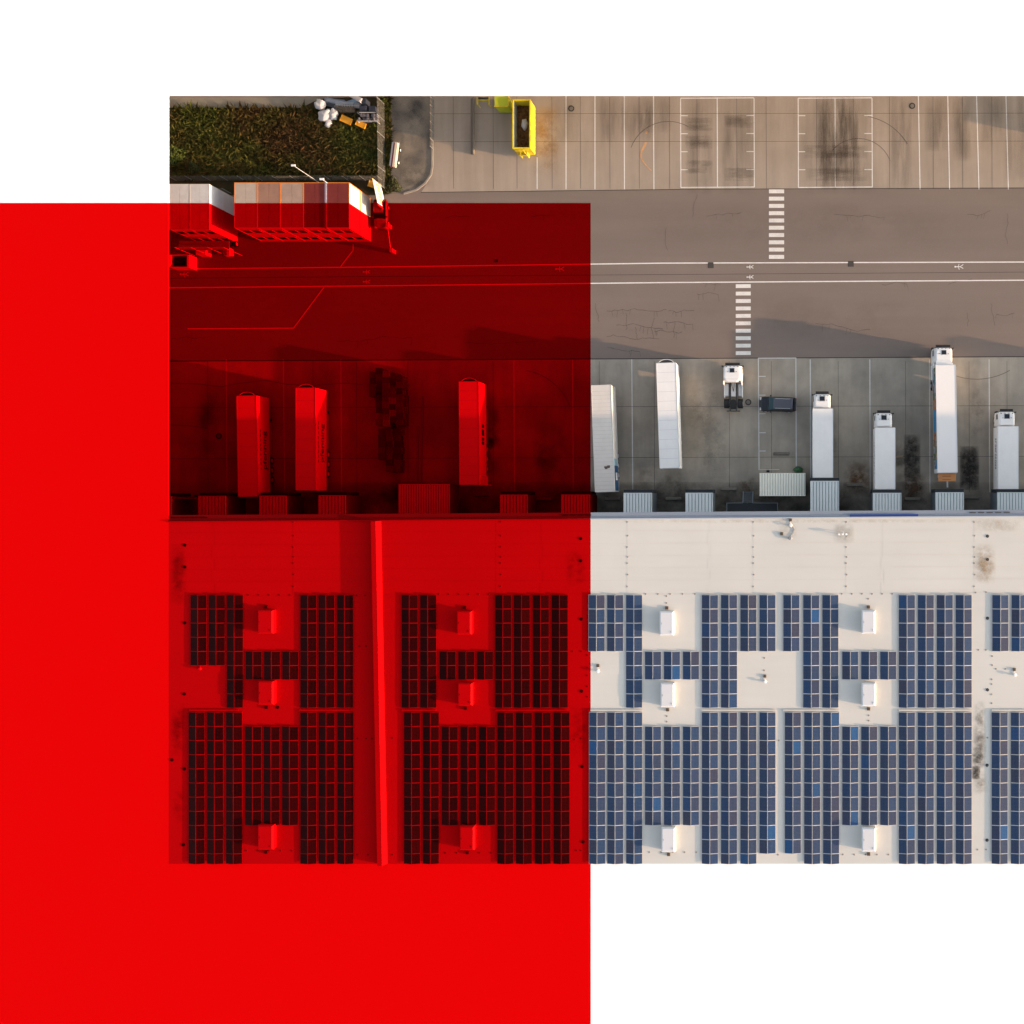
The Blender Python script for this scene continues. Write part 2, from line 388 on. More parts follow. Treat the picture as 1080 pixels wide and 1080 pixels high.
line(mb, (681,138),(682,141), 2, .0145); S(mb.build('orange_sand_trail', material('orange_sand', (.72,.40,.19), .9, .2, zone=0, var=.3, scale=1.5, fine=.3)))
for x0_, x1_, y0_, y1_, am in ((861,907,96,200,1.5),(843,925,96,205,.7),(722,752,96,205,.8),(757,798,96,205,.7),(585,612,90,150,.6),(632,658,90,150,.9),(655,692,90,150,.8),(940,962,88,200,1.0),(975,1000,88,160,.9),(1004,1026,88,170,1.0),(1034,1060,88,150,.8),(1060,1085,88,190,.7),(795,845,90,150,.3),(672,712,90,140,.7)):
    stain(x0_, y0_, x1_, y1_, (.075,.055,.04), am*.42, 1.0, lo=.36, nm='tyre_grime', st=(.9,.09))
for x0_, x1_, y_ in ((722,752,131),(722,752,150),(764,796,128),(764,796,184),(848,915,160),(722,752,176),(850,915,184)):
    stain(x0_, y_-7, x1_, y_+7, (.075,.055,.04), .5, 1.0, lo=.36, nm='tyre_grime', st=(.15,.7))
stain(620,205,1100,275, (.10,.075,.062), .22, .07, nm='road_grime'); stain(640,300,1100,372, (.09,.08,.075), .22, .07, nm='road_grime')
stain(420,170,455,200, (.04,.045,.03), .7, .5, nm='damp_patch'); stain(425,101,450,150, (.07,.072,.075), .6, .3, nm='damp_patch')

# grass: tufts and stalks over the bank, one uncountable mass
def tufts(name, poly_px, n_, hgt, m, z=0.01):
    mb = MB(); rr = random.Random(len(name)+n_)
    xs = [p[0] for p in poly_px]; ys = [p[1] for p in poly_px]
    def inside(x, y):
        c = False; j = len(poly_px)-1
        for i in range(len(poly_px)):
            xi, yi = poly_px[i]; xj, yj = poly_px[j]
            if (yi > y) != (yj > y) and x < (xj-xi)*(y-yi)/(yj-yi)+xi: c = not c
            j = i
        return c
    k = 0
    while k < n_:
        px, py = rr.uniform(min(xs), max(xs)), rr.uniform(min(ys), max(ys))
        if not inside(px, py): continue
        k += 1; x, y = W(px, py); a = rr.uniform(0, 6.28); a = rr.uniform(-1.3, 1.3) if px < 186 else a; lean = rr.uniform(.5,1.6); h_ = hgt*rr.uniform(.4,1.2); wd = rr.uniform(.10,.30)
        dx, dy = math.cos(a), math.sin(a); b2 = rr.uniform(0, 6.28); ex, ey = math.cos(b2)*wd, math.sin(b2)*wd
        mb.face([(x-ex,y-ey,z),(x+ex,y+ey,z),(x+dx*lean*h_+ex*.5,y+dy*lean*h_+ey*.5,z+h_*.7),(x+dx*lean*h_*1.8,y+dy*lean*h_*1.8,z+h_)], rr.choice((0,0,1,1,2)))
    o = mb.build(name, m); o['kind'] = 'stuff'; return o
GM = [material('grass_green', (.085,.10,.020), .8, .05, zone=0, var=.5, scale=.3, var2=((.085,.048,.018), .13)),
      material('grass_dark', (.040,.055,.012), .8, .05, zone=0, var=.4, scale=.3, var2=((.036,.022,.010), .12)),
      material('grass_brown', (.12,.12,.025), .8, .05, zone=0, var=.4, scale=.3, var2=((.17,.09,.035), .13))]
tag(tufts('grass', [(180.5,116),(330,116),(350,124),(397,130),(397,186),(180.5,186)], 17000, .5, GM), 'wild brown and green grass covering the bank behind the cabins', 'grass')
tag(tufts('verge_grass', [(401,101.5),(411,101.5),(412,140),(410,200),(403,204),(401,200)], 1500, .35, GM), 'narrow strip of grass beside the mesh fence and gravel', 'grass')
del_ = [k for k in ()]
# bushes
def bush(cx, cy, r, h, label, seed, g, cat='bush'):
    t = thing('bush', label, cat, (*W(cx, cy), 0)); rr = random.Random(seed); mb = MB()
    for k in range(700):
        a, b, q = rr.uniform(0, 6.28), rr.uniform(-.2, 1.4), rr.uniform(.5, 1)**.6
        rad = r*(1+.25*math.sin(3*a+seed)); x, y, z = rad*q*math.cos(a)*math.cos(b), rad*q*math.sin(a)*math.cos(b), h*(.35+.6*q*math.sin(b))
        s = rr.uniform(.06,.14); n1 = Vector((rr.gauss(0,1), rr.gauss(0,1), rr.gauss(0,1))).normalized(); u = n1.orthogonal().normalized()*s; v = n1.cross(u)*.7
        p = Vector((x, y, max(z, .05))); mb.face([p-u, p-v, p+u, p+v], rr.choice((0,0,1)))
    mb.build('foliage', g, t); s = MB()
    for k in range(4): s.tube((0,0,0), (rr.uniform(-.3,.3)*r, rr.uniform(-.3,.3)*r, h*.6), .05, 5, 0, .02)
    s.build('stem', col('bark', (.06,.04,.025)), t)
BG = [material('leaf_bright', (.10,.14,.02), .6, .3, var=.3), material('leaf_mid', (.05,.075,.014), .6, .3, var=.3)]
BG2 = [material('leaf_dull', (.06,.07,.02), .6, .3, var=.3), GM[1]]
bush(189,165,1.15,1.4,'bright green bush in the grass near the left white cabins',1,BG)
bush(206,178,.8,.9,'small dull green bush right of the bright bush behind cabins',2,BG2)
bush(416,197,1.0,.7,'low bush on the gravel corner beside the banner',3,BG2)
bush(407,200,.7,.6,'small bush at the foot of the white banner',4,BG2)

# ------------------------------------------------------------------ warehouse
wh = thing('warehouse', 'large flat roofed logistics warehouse with pale membrane roof, partly red', 'warehouse', (0,0,0))
def rel(o): return o
yw = PY(541.5, HR)            # front edge of the roof
def edge_y(px): return PY(547.6+(541.8-547.6)*(px-178)/902, HR)
a0, a1 = edge_y(178), edge_y(1850)
mb = MB()                     # roof sheet with a sloping front edge
mb.face([(xl,yb,HR),(xr,yb,HR),(xr,a1-.35,HR),(xl,a0-.35,HR)]); mb.build('roof', ROOF(), wh)
CL = material('wall_cladding', (.36,.39,.42), .6, .35, zone=0, var=.08, streak=(3,3,.05))
mb = MB(); nrib = 260
wy0, wy1 = a0-.25, a1-.25
for k in range(nrib):         # ribbed front wall
    xa, xb = xl+(xr-xl)*k/nrib, xl+(xr-xl)*(k+1)/nrib; f = lambda x: wy0+(wy1-wy0)*(x-xl)/(xr-xl)
    xm1, xm2, xm3 = xa+(xb-xa)*.5, xa+(xb-xa)*.6, xa+(xb-xa)*.9
    for p, q, oa, ob in ((xa,xm1,0,0),(xm1,xm2,0,-.05),(xm2,xm3,-.05,-.05),(xm3,xb,-.05,0)):
        mb.face([(q,f(q)+ob,0),(p,f(p)+oa,0),(p,f(p)+oa,HR-.02),(q,f(q)+ob,HR-.02)])
mb.face([(xl,yb,0),(xl,yb,HR-.02),(xl,wy0,HR-.02),(xl,wy0,0)]); mb.face([(xr,yb,0),(xr,wy1,0),(xr,wy1,HR-.02),(xr,yb,HR-.02)]); mb.face([(xl,yb,0),(xr,yb,0),(xr,yb,HR-.02),(xl,yb,HR-.02)])
mb.build('wall', CL, wh)
def strip(mb, y_off0, y_off1, z0, z1, xa=None, xb=None, mi=0):
    xa = xl if xa is None else xa; xb = xr if xb is None else xb
    g = lambda x: a0+(a1-a0)*(x-xl)/(xr-xl)
    P = [(xa,g(xa)+y_off0),(xb,g(xb)+y_off0),(xb,g(xb)+y_off1),(xa,g(xa)+y_off1)]
    mb.face([(*p, z1) for p in P], mi)
    for i in range(4):
        p, q = P[i], P[(i+1) % 4]; mb.face([(*p,z0),(*q,z0),(*q,z1),(*p,z1)], mi)
GUT = material('gutter_metal', (.25,.30,.37), .5, .4, zone=HR, var=.10, scale=.5)
mb = MB(); strip(mb, -.02, .48, HR-.25, HR-.03); mb.build('gutter', GUT, wh)
mb = MB(); strip(mb, -.36, -.24, HR-.1, HR+.16); mb.build('parapet', material('parapet_metal', (.50,.54,.60), .45, .4, zone=HR, var=.06), wh)
mb = MB(); strip(mb, -.235, -.03, HR-.2, HR+.03); mb.build('coping', material('coping_metal', (.28,.33,.41), .5, .4, zone=HR, var=.08), wh)
BLUE = col('blue_sheet', (.02,.06,.28), None, .5)
mb = MB(); strip(mb, -.22, .04, HR+.04, HR+.10, PX(896.3,HR), PX(968.3,HR)); o = mb.build('blue_fascia', BLUE, wh)
mb = MB()
for q in [PX(v, HR) for v in (1022.5,1031.5,1040.5,1049.5,1058.5)] + [PX(v, HR) for v in (593,601,609,617)]:
    mb = MB(); strip(mb, .12, .24, HR-.02, HR+.03, q, q+.75); mb.build('gutter_grating', DARK(HR), wh)
for q in [PX(v, HR) for v in (180,190,200,210,)]:
    mb = MB(); strip(mb, .12, .24, HR-.02, HR+.03, q, q+1.0); mb.build('gutter_grating', DARK(HR), wh)
# raised fire wall across the roof
fz = .62; mb = MB(); xA, xB = PX(393.2,HR), PX(400,HR)
A = edge_y(393)-.4
def rr_(y): t = (A-y)/(A-yb); return xA+(xB-xA)*t
for (o1, z1_), (o2, z2_) in zip([(-.02,0),(.03,fz),(.62,fz+.02),(1.0,0)], [(.03,fz),(.62,fz+.02),(1.0,0)]):
    mb.face([(rr_(yb)+o1,yb,HR+z1_),(rr_(yb)+o2,yb,HR+z2_),(rr_(A)+o2,A,HR+z2_),(rr_(A)+o1,A,HR+z1_)])
mb.face([(rr_(A)+.9+.1,A,HR),(rr_(A)-.02,A,HR),(rr_(A)+.03,A,HR+fz),(rr_(A)+.62,A,HR+fz+.02)])
mb.build('fire_wall', ROOF(), wh)
# membrane seams: raised welted laps
mb = MB(); SEAM = material('seam', (.69,.665,.61), .8, .2, zone=HR, var=.1, fine=.1)
def rline(mb, a, b, wpx, z, h=.012):
    A = Vector((*W(*a, z), z)); B = Vector((*W(*b, z), z)); n_ = (B-A).normalized().cross(Vector((0,0,1)))*(wpx/2*(H-z)/F)
    mb.face([A+n_, B+n_, B-n_, A-n_])
z = HR+.008
for k, y in enumerate((560,573,586,599,612,626.8)):
    rline(mb, (179,y+2),(392,y+1), .45 if k < 5 else .9, z); rline(mb, (403,y+1),(1189,y-2), .45 if k < 5 else .9, z+.0003*k)
mb.build('membrane_seam', SEAM, wh)
mb = MB()
for x in (225,309,523,571,661.5,748,794.5,892,931,1027.5):
    off = 0; mb = MB()
    for y in range(550, 625, 13): rline(mb, (x+off,y),(x+off,y+12), .3, HR+.011); off = -off if off else random.choice((-.0,1.5,-1.5)) if x in (748,931,225,571) else 0
    mb.build('membrane_joint', material('joint', (.70,.67,.61), .8, .2, zone=HR, var=.1), wh)
# concrete strip in front of the solar fields, cable trays
mb = MB()
for xa, xb in ((200,252),(316,371),(424,460),(523,599),(620,678),(740,818),(826,884),(948,1025),(1046,1085)):
    pa, pb = W(xa, 749, HR), W(xb, 749, HR); mb = MB(); mb.box(pa[0], pb[0], pa[1]-.10, pa[1]+.10, HR+.05, HR+.12)
    mb.build('cable_tray', material('tray_white', (.66,.63,.57), .6, .3, zone=HR, var=.05), wh)
# dock doors in the front wall, seen from the side
mb = MB()
def roof_stain(x0_,y0_,x1_,y1_,c,amt,sc,lo=.42):
    SK[0] += 1; zz = HR+.014+.0006*SK[0]
    m = material('roof_stain_%s_%g_%g_%s' % (str(c), amt, sc, str(lo)), c, .9, .15, zone=HR, var=.2, alpha=(amt, sc, lo))
    a, b = W(x0_, y0_, zz); c2, d2 = W(x1_, y1_, zz)
    sheet('roof_stain', x0_, y0_, x1_, y1_, zz, m, uvrect=(a, d2, c2, b), parent=wh)
for q in ((1026,572,1051,617,(.42,.29,.17),1.4,.8,.35),(1024,788,1040,812,BK,1.6,1.2,.3),(1026,738,1040,775,(.10,.09,.07),1.1,.7,.38),(1025,765,1041,800,(.08,.07,.06),1.4,.7,.3),(1025,808,1034,822,BK,2,1.2,.25),
          (1026,812,1042,840,(.3,.27,.22),1,.7,.4),(179,572,198,640,(.10,.08,.07),1,.6,.35),(179,740,198,800,(.10,.08,.07),.9,.6,.38),(596,578,620,620,(.15,.10,.08),.7,.7,.4),(600,740,622,800,(.15,.10,.08),.7,.7,.4),
          (878,550,902,574,(.36,.34,.31),1.0,.5,.34),(1022,546,1080,562,(.52,.43,.32),.7,.5,.35),(182,830,198,870,(.15,.12,.1),.6,.6,.4),(624,547,1080,552,(.55,.47,.36),.5,.5,.38),(820,550,842,572,(.45,.4,.33),.6,.6,.4)):
    roof_stain(*q[:5], q[5]*.62, q[6]*1.6, q[7])

# ------------------------------------------------------------------ solar tables
PITCH = 14.93; PWU = (H-HR-.25)/F
cellm = {}
def cell_mat(zone):
    m = bpy.data.materials.new('solar_cells_%s' % zone); m.use_nodes = True; t = m.node_tree; n = t.nodes; L = t.links
    p = n['Principled BSDF']; p.inputs['Roughness'].default_value = .42; p.inputs['Specular IOR Level'].default_value = .3 if zone is None else .04
    tc = n.new('ShaderNodeTexCoord'); br = n.new('ShaderNodeTexBrick'); br.offset = 0
    br.inputs['Scale'].default_value = 1; br.inputs['Brick Width'].default_value = .162; br.inputs['Row Height'].default_value = .162
    br.inputs['Mortar Size'].default_value = .006; br.inputs['Mortar Smooth'].default_value = .3
    L.new(tc.outputs['Object'], br.inputs['Vector'])
    oi = n.new('ShaderNodeObjectInfo'); cr = n.new('ShaderNodeValToRGB'); e = cr.color_ramp.elements
    e[0].position = 0; e[0].color = (.006,.031,.088,1); e[1].position = 1; e[1].color = (.010,.040,.11,1)
    for pos, c in ((.3,(.017,.030,.068,1)),(.55,(.010,.036,.095,1)),(.78,(.026,.030,.060,1)),(.975,(.006,.038,.11,1)),(.985,(.004,.062,.18,1))):
        q = e.new(pos); q.color = c
    L.new(oi.outputs['Random'], cr.inputs[0]); L.new(cr.outputs[0], br.inputs['Color1']); L.new(cr.outputs[0], br.inputs['Color2'])
    mx = n.new('ShaderNodeMix'); mx.data_type = 'RGBA'; mx.inputs[0].default_value = .22; mx.inputs[7].default_value = (.5,.5,.55,1)
    L.new(cr.outputs[0], mx.inputs[6]); L.new(mx.outputs[2], br.inputs['Mortar'])
    src = br.outputs[0]
    if zone == 'red':
        s = n.new('ShaderNodeSeparateColor'); L.new(src, s.inputs[0]); c = n.new('ShaderNodeCombineColor')
        q = n.new('ShaderNodeMath'); q.operation = 'MULTIPLY'; q.inputs[1].default_value = .83; L.new(s.outputs[0], q.inputs[0]); L.new(q.outputs[0], c.inputs[0]); src = c.outputs[0]
    L.new(src, p.inputs['Base Color']); return m
TILT = R(10); PWm = .975; PL = PITCH*PWU-.045
frame_m = {None: material('panel_frame', (.60,.58,.56), .45, .4, var=.03), 'red': material('panel_frame', (.55,.53,.52), .45, .4, zone='red', var=.03)}
back_m = DARK()
panel_me = {}
for zn in (None, 'red'):
    cm = cell_mat(zn); mb = MB(); hx, hy = PWm/2, PL/2; t_ = .035; e_ = .022
    mb.box(-hx, hx, -hy, hy, 0, t_, 0, skip='t')
    o4 = [(-hx,-hy,t_),(hx,-hy,t_),(hx,hy,t_),(-hx,hy,t_)]; i4 = [(-hx+e_,-hy+e_,t_),(hx-e_,-hy+e_,t_),(hx-e_,hy-e_,t_),(-hx+e_,hy-e_,t_)]
    for i in range(4): mb.face([o4[i], o4[(i+1) % 4], i4[(i+1) % 4], i4[i]], 0)
    mb.face(i4, 1)
    o = mb.build('panel', [frame_m[zn], cm]); panel_me[zn] = o.data; bpy.data.objects.remove(o)
rail_cache = {}
ORD = ['first','second','third','fourth','fifth','sixth','seventh','eighth','ninth','tenth','eleventh','twelfth']
def table(px, r0, n_, y0, zone, label):
    cx = PX(px+8.6, HR+.25); cyn = PY(y0+r0*PITCH, HR+.25); L_ = n_*PITCH*PWU
    t = thing('solar_table', label, 'solar panels', (cx, cyn-L_/2, HR), 0, 'rows of roof solar panels')
    dx = PWm/2*math.cos(TILT)+.012; zc = .07+PWm/2*math.sin(TILT)
    for k in range(n_):
        y = L_/2-(k+.5)*PITCH*PWU
        for s in (-1, 1):
            o = bpy.data.objects.new('panel', panel_me[zone]); C.objects.link(o); o.parent = t
            o.location = (s*dx, y, zc); o.rotation_euler = (random.uniform(-.004,.004), s*TILT+random.uniform(-.006,.006), 0)
    key = (n_, zone)
    if key not in rail_cache:
        mb = MB()
        for k in range(n_+1):
            y = L_/2-k*PITCH*PWU
            y = min(max(y, -L_/2+.02), L_/2-.02)
            # gable shaped mounting rail filling the gap between panels
            hh = .07+PWm*math.sin(TILT); w_ = 2*dx
            q = [(-w_,.0),(0,0),(w_,0),(w_,.085),(0,hh+.01),(-w_,.085)]
            mb.loft([[(a, y-.022, b+.01) for a, b in q], [(a, y+.022, b+.01) for a, b in q]])
        mb.box(-.02,.02,-L_/2,L_/2,.02,hh_:=(.07+PWm*math.sin(TILT))+.012)
        o = mb.build('mounting_rail', frame_m[zone], t, fixn=True); rail_cache[key] = o.data
    else:
        o = bpy.data.objects.new('mounting_rail', rail_cache[key]); C.objects.link(o); o.parent = t
    return t
U0, L0 = 627.4, 751.3
banks = [
 ('left of the roof fire wall', 'red', [(200,0,5),(219.3,0,5),(238.4,0,8),(258.2,4,2),(277.6,4,2),(296.9,4,2),(316,0,8),(335.1,0,8),(354.7,0,8)],
                       [(198,0,11),(217.5,0,11),(237.5,0,11),(257.7,1,7),(277.2,1,7),(296.7,1,7),(316,0,11),(335.3,0,11),(355,0,11)]),
 ('right of the roof fire wall', 'red', [(423,0,8),(442.5,0,8),(463,4,2),(482.8,4,2),(502.5,4,2),(521.7,0,8),(541.4,0,8),(561.5,0,8),(581.4,0,8)],
                       [(425.5,0,11),(445.3,0,11),(465.3,1,7),(485,1,7),(504.6,1,7),(524,0,11),(543.6,0,11),(563.4,0,11),(583.3,0,11)]),
 ('just right of the red area', None, [(620.4,0,4),(639.9,0,4),(659.9,0,8),(679.9,4,2),(699.9,4,2),(720,4,2),(740,0,8),(760.2,0,8),(780.6,0,4),(800.8,0,4)],
                       [(621,0,11),(640,0,11),(660,0,11),(679.9,1,7),(699.9,1,7),(720,1,7),(740,0,11),(760.2,0,11),(780.6,0,11),(800.8,0,10)]),
 ('left of the stained roof strip', None, [(826,0,4),(847,0,8),(867.2,0,8),(888.2,4,2),(908.2,4,2),(928.3,4,2),(948,0,8),(968,0,8),(988,0,8),(1008,0,8)],
                       [(827.6,0,10),(848,0,11),(868,0,11),(888.2,1,7),(908.2,1,7),(928.3,1,7),(948,0,11),(968,0,11),(988,0,11),(1008,0,11)]),
 ('at the right picture edge', None, [(1046.7,0,4),(1067,0,4)], [(1046,0,11),(1066.3,0,11)])]
for desc, zn, up, lo in banks:
    for half, y0_, cols in (('upper', U0, up), ('lower', L0, lo)):
        for i, (px, r0, n_) in enumerate(cols):
            # the last lower row is cut by the page deck edge, so the longest columns stop one row short there
            n2 = n_ if not (half == 'lower' and r0+n_ == 11) else 11
            if n2 == 11: pass
            c_ = 'dark red' if zn else 'blue'
            table(px, r0, min(n2, 10) if half == 'lower' and r0 == 0 else n2, y0_, zn, '%s %s solar column from left, %s half, %s' % (ORD[i], c_, half, desc))
# the cut-short end rows along the page deck, a narrower module row
short_me = {}
EXTRA = []
for desc, zn, up, lo in banks:
    for i, (px, r0, n_) in enumerate(lo):
        if n_ != 11: continue
        EXTRA.append((px, zn))
        t = [o for o in C.objects if o.get('label') == '%s %s solar column from left, lower half, %s' % (ORD[i], 'dark red' if zn else 'blue', desc)][0]
        ypos = PY(L0+10*PITCH, HR+.25); yend = yb+.03; ln = ypos-yend
        for s in (-1, 1):
            o = bpy.data.objects.new('panel', panel_me[zn]); C.objects.link(o); o.parent = t
            dx = PWm/2*math.cos(TILT)+.012
            o.location = (s*dx, (ypos+yend)/2-t.location.y-.01, .07+PWm/2*math.sin(TILT)); o.rotation_euler = (0, s*TILT, 0); o.scale = (1, (ln-.05)/PL, 1)

# ------------------------------------------------------------------ roof fittings
def skylight(px0, px1, py0, py1, zone, label):
    hh = .82; z1 = HR+hh; xa, ya = W(px0, py1, z1); xb, yb_ = W(px1-1.2, py0, z1)
    cx, cy = (xa+xb)/2, (ya+yb_)/2; hx, hy = (xb-xa)/2, (yb_-ya)/2
    t = thing('roof_skylight', label, 'skylight', (cx, cy, HR), 0, 'white box skylights on the roof')
    m = material('skylight_white', (.74,.75,.78), .5, .35, zone=zone, var=.03)
    MB().box(-hx-.02, hx+.02, -hy-.02, hy+.02, .01, .55).build('upstand', ROOF(zone), t)
    b = MB(); e = .09
    b.loft([[(-hx-.06,-hy-.06,.55),(hx+.10,-hy-.06,.55),(hx+.10,hy+.06,.55),(-hx-.06,hy+.06,.55)], [(-hx-.06,-hy-.06,.66),(hx+.10,-hy-.06,.66),(hx+.10,hy+.06,.66),(-hx-.06,hy+.06,.66)],
            [(-hx+e,-hy+e,hh),(hx-e,-hy+e,hh),(hx-e,hy-e,hh),(-hx+e,hy-e,hh)]])
    b.build('lid', m, t, fixn=True)
    b = MB(); b.box(-hx+.2,-hx+.24,-.1,.1,hh-.02,hh+.03); b.box(hx-.3,hx-.25,-hy+.3,-hy+.5,hh-.02,hh+.03); b.build('hinge', GREY(zone), t)
    return t
vert = {0:'top', 1:'middle', 2:'bottom'}
for grp, zn, xs, ys in (
  ('left of the fire wall', 'red', ((271.8,288.2),(272.2,288.6),(271.8,288.4)), ((644,668),(719,743),(871,896))),
  ('right of the fire wall', 'red', ((482,497.6),(483,498.4),(485,500.6)), ((645,669),(721,744),(872,896.5))),
  ('just right of red area', None, ((696,711),(697,711.8),(698,712.8)), ((645.3,669.8),(721,745.5),(873.5,898.4))),
  ('in right hand solar field', None, ((909.3,923.8),(909.3,924.2),(909.5,924.2)), ((644.4,667.8),(721,744.6),(873.8,898)))):
    for i in range(3):
        c_ = 'red painted' if zn else 'white'
        t = skylight(*xs[i], *ys[i], zn, '%s box skylight, %s of three %s' % (c_, vert[i], grp))
        # small brown outlet box beside each skylight
        yy = ys[i][0]-4 if i == 0 else ys[i][1]+3.5; xx = (xs[i][0]+xs[i][1])/2-.5
        b = MB(); b.bbox(-.19,.19,-.18,.18,0,.16,.03); o = b.build('roof_outlet', col('brown_cap', (.10,.07,.045), zn), None)
        o.location = (*W(xx, yy, HR+.3), HR); tag(o, 'small brown cap beside the %s %s skylight, %s' % (vert[i], 'red' if zn else 'white', grp), 'roof cap')
        b = MB()
# hooded vents
def vent(px, py, label, zn=None, k=0):
    t = thing('roof_vent', label, 'vent', (*W(px, py, HR), HR))
    MB().tube((0,0,0),(0,0,.22),.11,12).build('pipe', ALU(zn), t)
    MB().tube((0,0,.22),(0,0,.32),.2,12,0,.12).build('cap', WHITE(zn), t)
    MB().bbox(-.2,.14,.45,.8,0,.14,.03).build('junction_box', col('brown_cap', (.10,.07,.045), zn), t)
    MB().tube((0,0,.06),(-.05,.6,.06),.03,6).build('cable', ALU(zn), t)
vent(631,707.5,'pale roof vent with brown box nearest the red area'); vent(807,718.5,'pale roof vent with brown box in centre clearing')
vent(1070,711.5,'pale roof vent with brown box at right picture edge'); vent(834,554,'grey capped vent near front gutter, above centre roof'); vent(212,705,'red painted roof vent in the left clearing','red')
t = thing('roof_vent', 'grey twin capped vent with cable on upper pale roof', 'vent', (*W(833.5,567.5,HR),HR))
MB().tube((0,0,0),(0,0,.2),.16,12).build('pipe', DARK(), t); MB().tube((0,0,.2),(0,0,.28),.24,12,0,.15).build('cap', GREY(), t)
MB().bbox(-1.2,-.85,.35,.7,0,.16,.03).build('junction_box', col('brown_cap', (.10,.07,.045)), t)
b = MB(); pts = [(0,.2,.05),(.35,.6,.05),(.5,1.0,.05),(.3,1.35,.05),(0,1.45,.05)]
for p, q in zip(pts, pts[1:]): b.tube(p, q, .035, 6)
b.build('cable', GREY(), t)
t = thing('antenna_unit', 'white instrument cluster on legs beside a roof stain', 'roof unit', (*W(888.5,563.5,HR),HR))
b = MB()
for q in ((-.5,0),(.1,.2),(.5,-.1),(-.1,-.3)): b.tube((q[0],q[1],0),(q[0]*.9,q[1]*.9,.5),.03,6); 
b.build('leg', ALU(), t); b = MB()
for q in (-.45,0,.42): b.bbox(q-.12,q+.12,-.1,.12,.4,.55,.03)
b.build('sensor_head', WHITE(), t)
# drains
t0 = None
for i, (x, y, lab) in enumerate(((1041.5,565.5,'black roof drain above the brown stain'),(1041.5,590,'black roof drain beside the brown stain'),(1041.5,652,'black roof drain left of the edge solar columns'),
      (1041.5,727.5,'black roof drain above the dark soot smudge'),(1041,807,'black roof drain right of the dark soot smudge'),(1041,886,'lowest black roof drain in stained strip'),
      (612.5,568,'upper drain at the top right of red roof'),(612.5,591.5,'second drain at the top right of red roof'),(613,653,'drain between solar field and red edge, upper'),(613.5,729,'drain between solar field and red edge, middle'),
      (614,808.5,'drain between solar field and red edge, lower'),(615,888,'lowest drain beside the red edge'),(195,575,'top drain on the left red roof strip'),(195,598,'second drain on the left red roof strip'),
      (195,657,'third drain on the left red roof strip'),(194.5,732,'fourth drain on the left red roof strip'),(194.5,811,'fifth drain on the left red roof strip'),(193.5,891,'lowest drain on the left red roof strip'),
      (181.5,801.5,'dark drain at the extreme left roof edge'),(293,746,'drain at the red cable tray end'))):
    zn = 'red' if x < 623 else None
    tag_ = thing('roof_drain', lab, 'drain', (*W(x,y,HR),HR), 0, 'round drains in the roof')
    MB().tube((0,0,0),(0,0,.04),.19,14).build('flange', BLACK(zn), tag_); MB().tube((0,0,.04),(0,0,.07),.11,10,0,.08).build('strainer', DARK(zn), tag_)
# fixings of the lightning wire
fix_me = {}
for zn in (None, 'red'):
    b = MB(); b.tube((0,0,0),(0,0,.04),.11,8,0,.08); o = b.build('fixing_block', col('fixing_dark', (.30,.26,.22), zn)); fix_me[zn] = o.data; bpy.data.objects.remove(o)
FX = []
for x in (309.5,528,661.5,794.5,892.5,1027.5): FX += [(x+.5*(i % 2), y) for i, y in enumerate((550.5,565,577,587.5,594,606,618.5))]
FX += [(681+13*i, 626.5) for i in range(5)]+[(888+10.6*i, 626.3) for i in range(6)]+[(262+11*i, 627.6) for i in range(5)]+[(463+10.5*i, 626.7) for i in range(6)]
FX += [(685+13*i*.95, 898.8) for i in range(5)]+[(889+12*i, 901.3) for i in range(5)]+[(260+12*i, 897.3) for i in range(5)]+[(470+12*i, 899.6) for i in range(5)]
FX += [(703,628.7),(703,636),(703.3,755.3),(703.3,761),(915.8,631.5),(916.3,754.5),(916.3,760),(806,707),(806.3,694),(1032,685.4),(1040,685.4),(1046.5,692),(1046.5,701.5),(1050.5,705.5),(1060.5,705.5),(1046,716.5),(1046,721.5),(1046,732.5),(1046,741.7),(1041.5,778),(821.5,780.8),(820.6,901.5),(1031,896),(1040,896),(1029,625),(1040,624.5)]
FX += [(376,628),(385,628),(379,681.5),(386,681.5),(377,779),(386,779),(392,779),(404,778.5),(414,778.5),(377,901.5),(388,901.5),(403,901.5),(414,901.5),(604,687),(613,687),(606,780),(613,779),(608,897),(613,897),(619.5,691),(619.5,704),(619.5,712.5),(619.5,724),(619.5,735)]
for x, y in FX:
    zn = 'red' if x < 623 else None
    o = bpy.data.objects.new('wire_holder', fix_me[zn]); C.objects.link(o); o.location = (*W(x, y, HR), HR)
    if zn: tag(o, 'tiny dark wire holder block on the red part of roof', 'wire holder', 'wire holders on the red roof')
    else: tag(o, 'tiny dark wire holder block on the pale part of roof', 'wire holder', 'wire holders on the pale roof')
wm = {None: ALU(), 'red': ALU('red')}

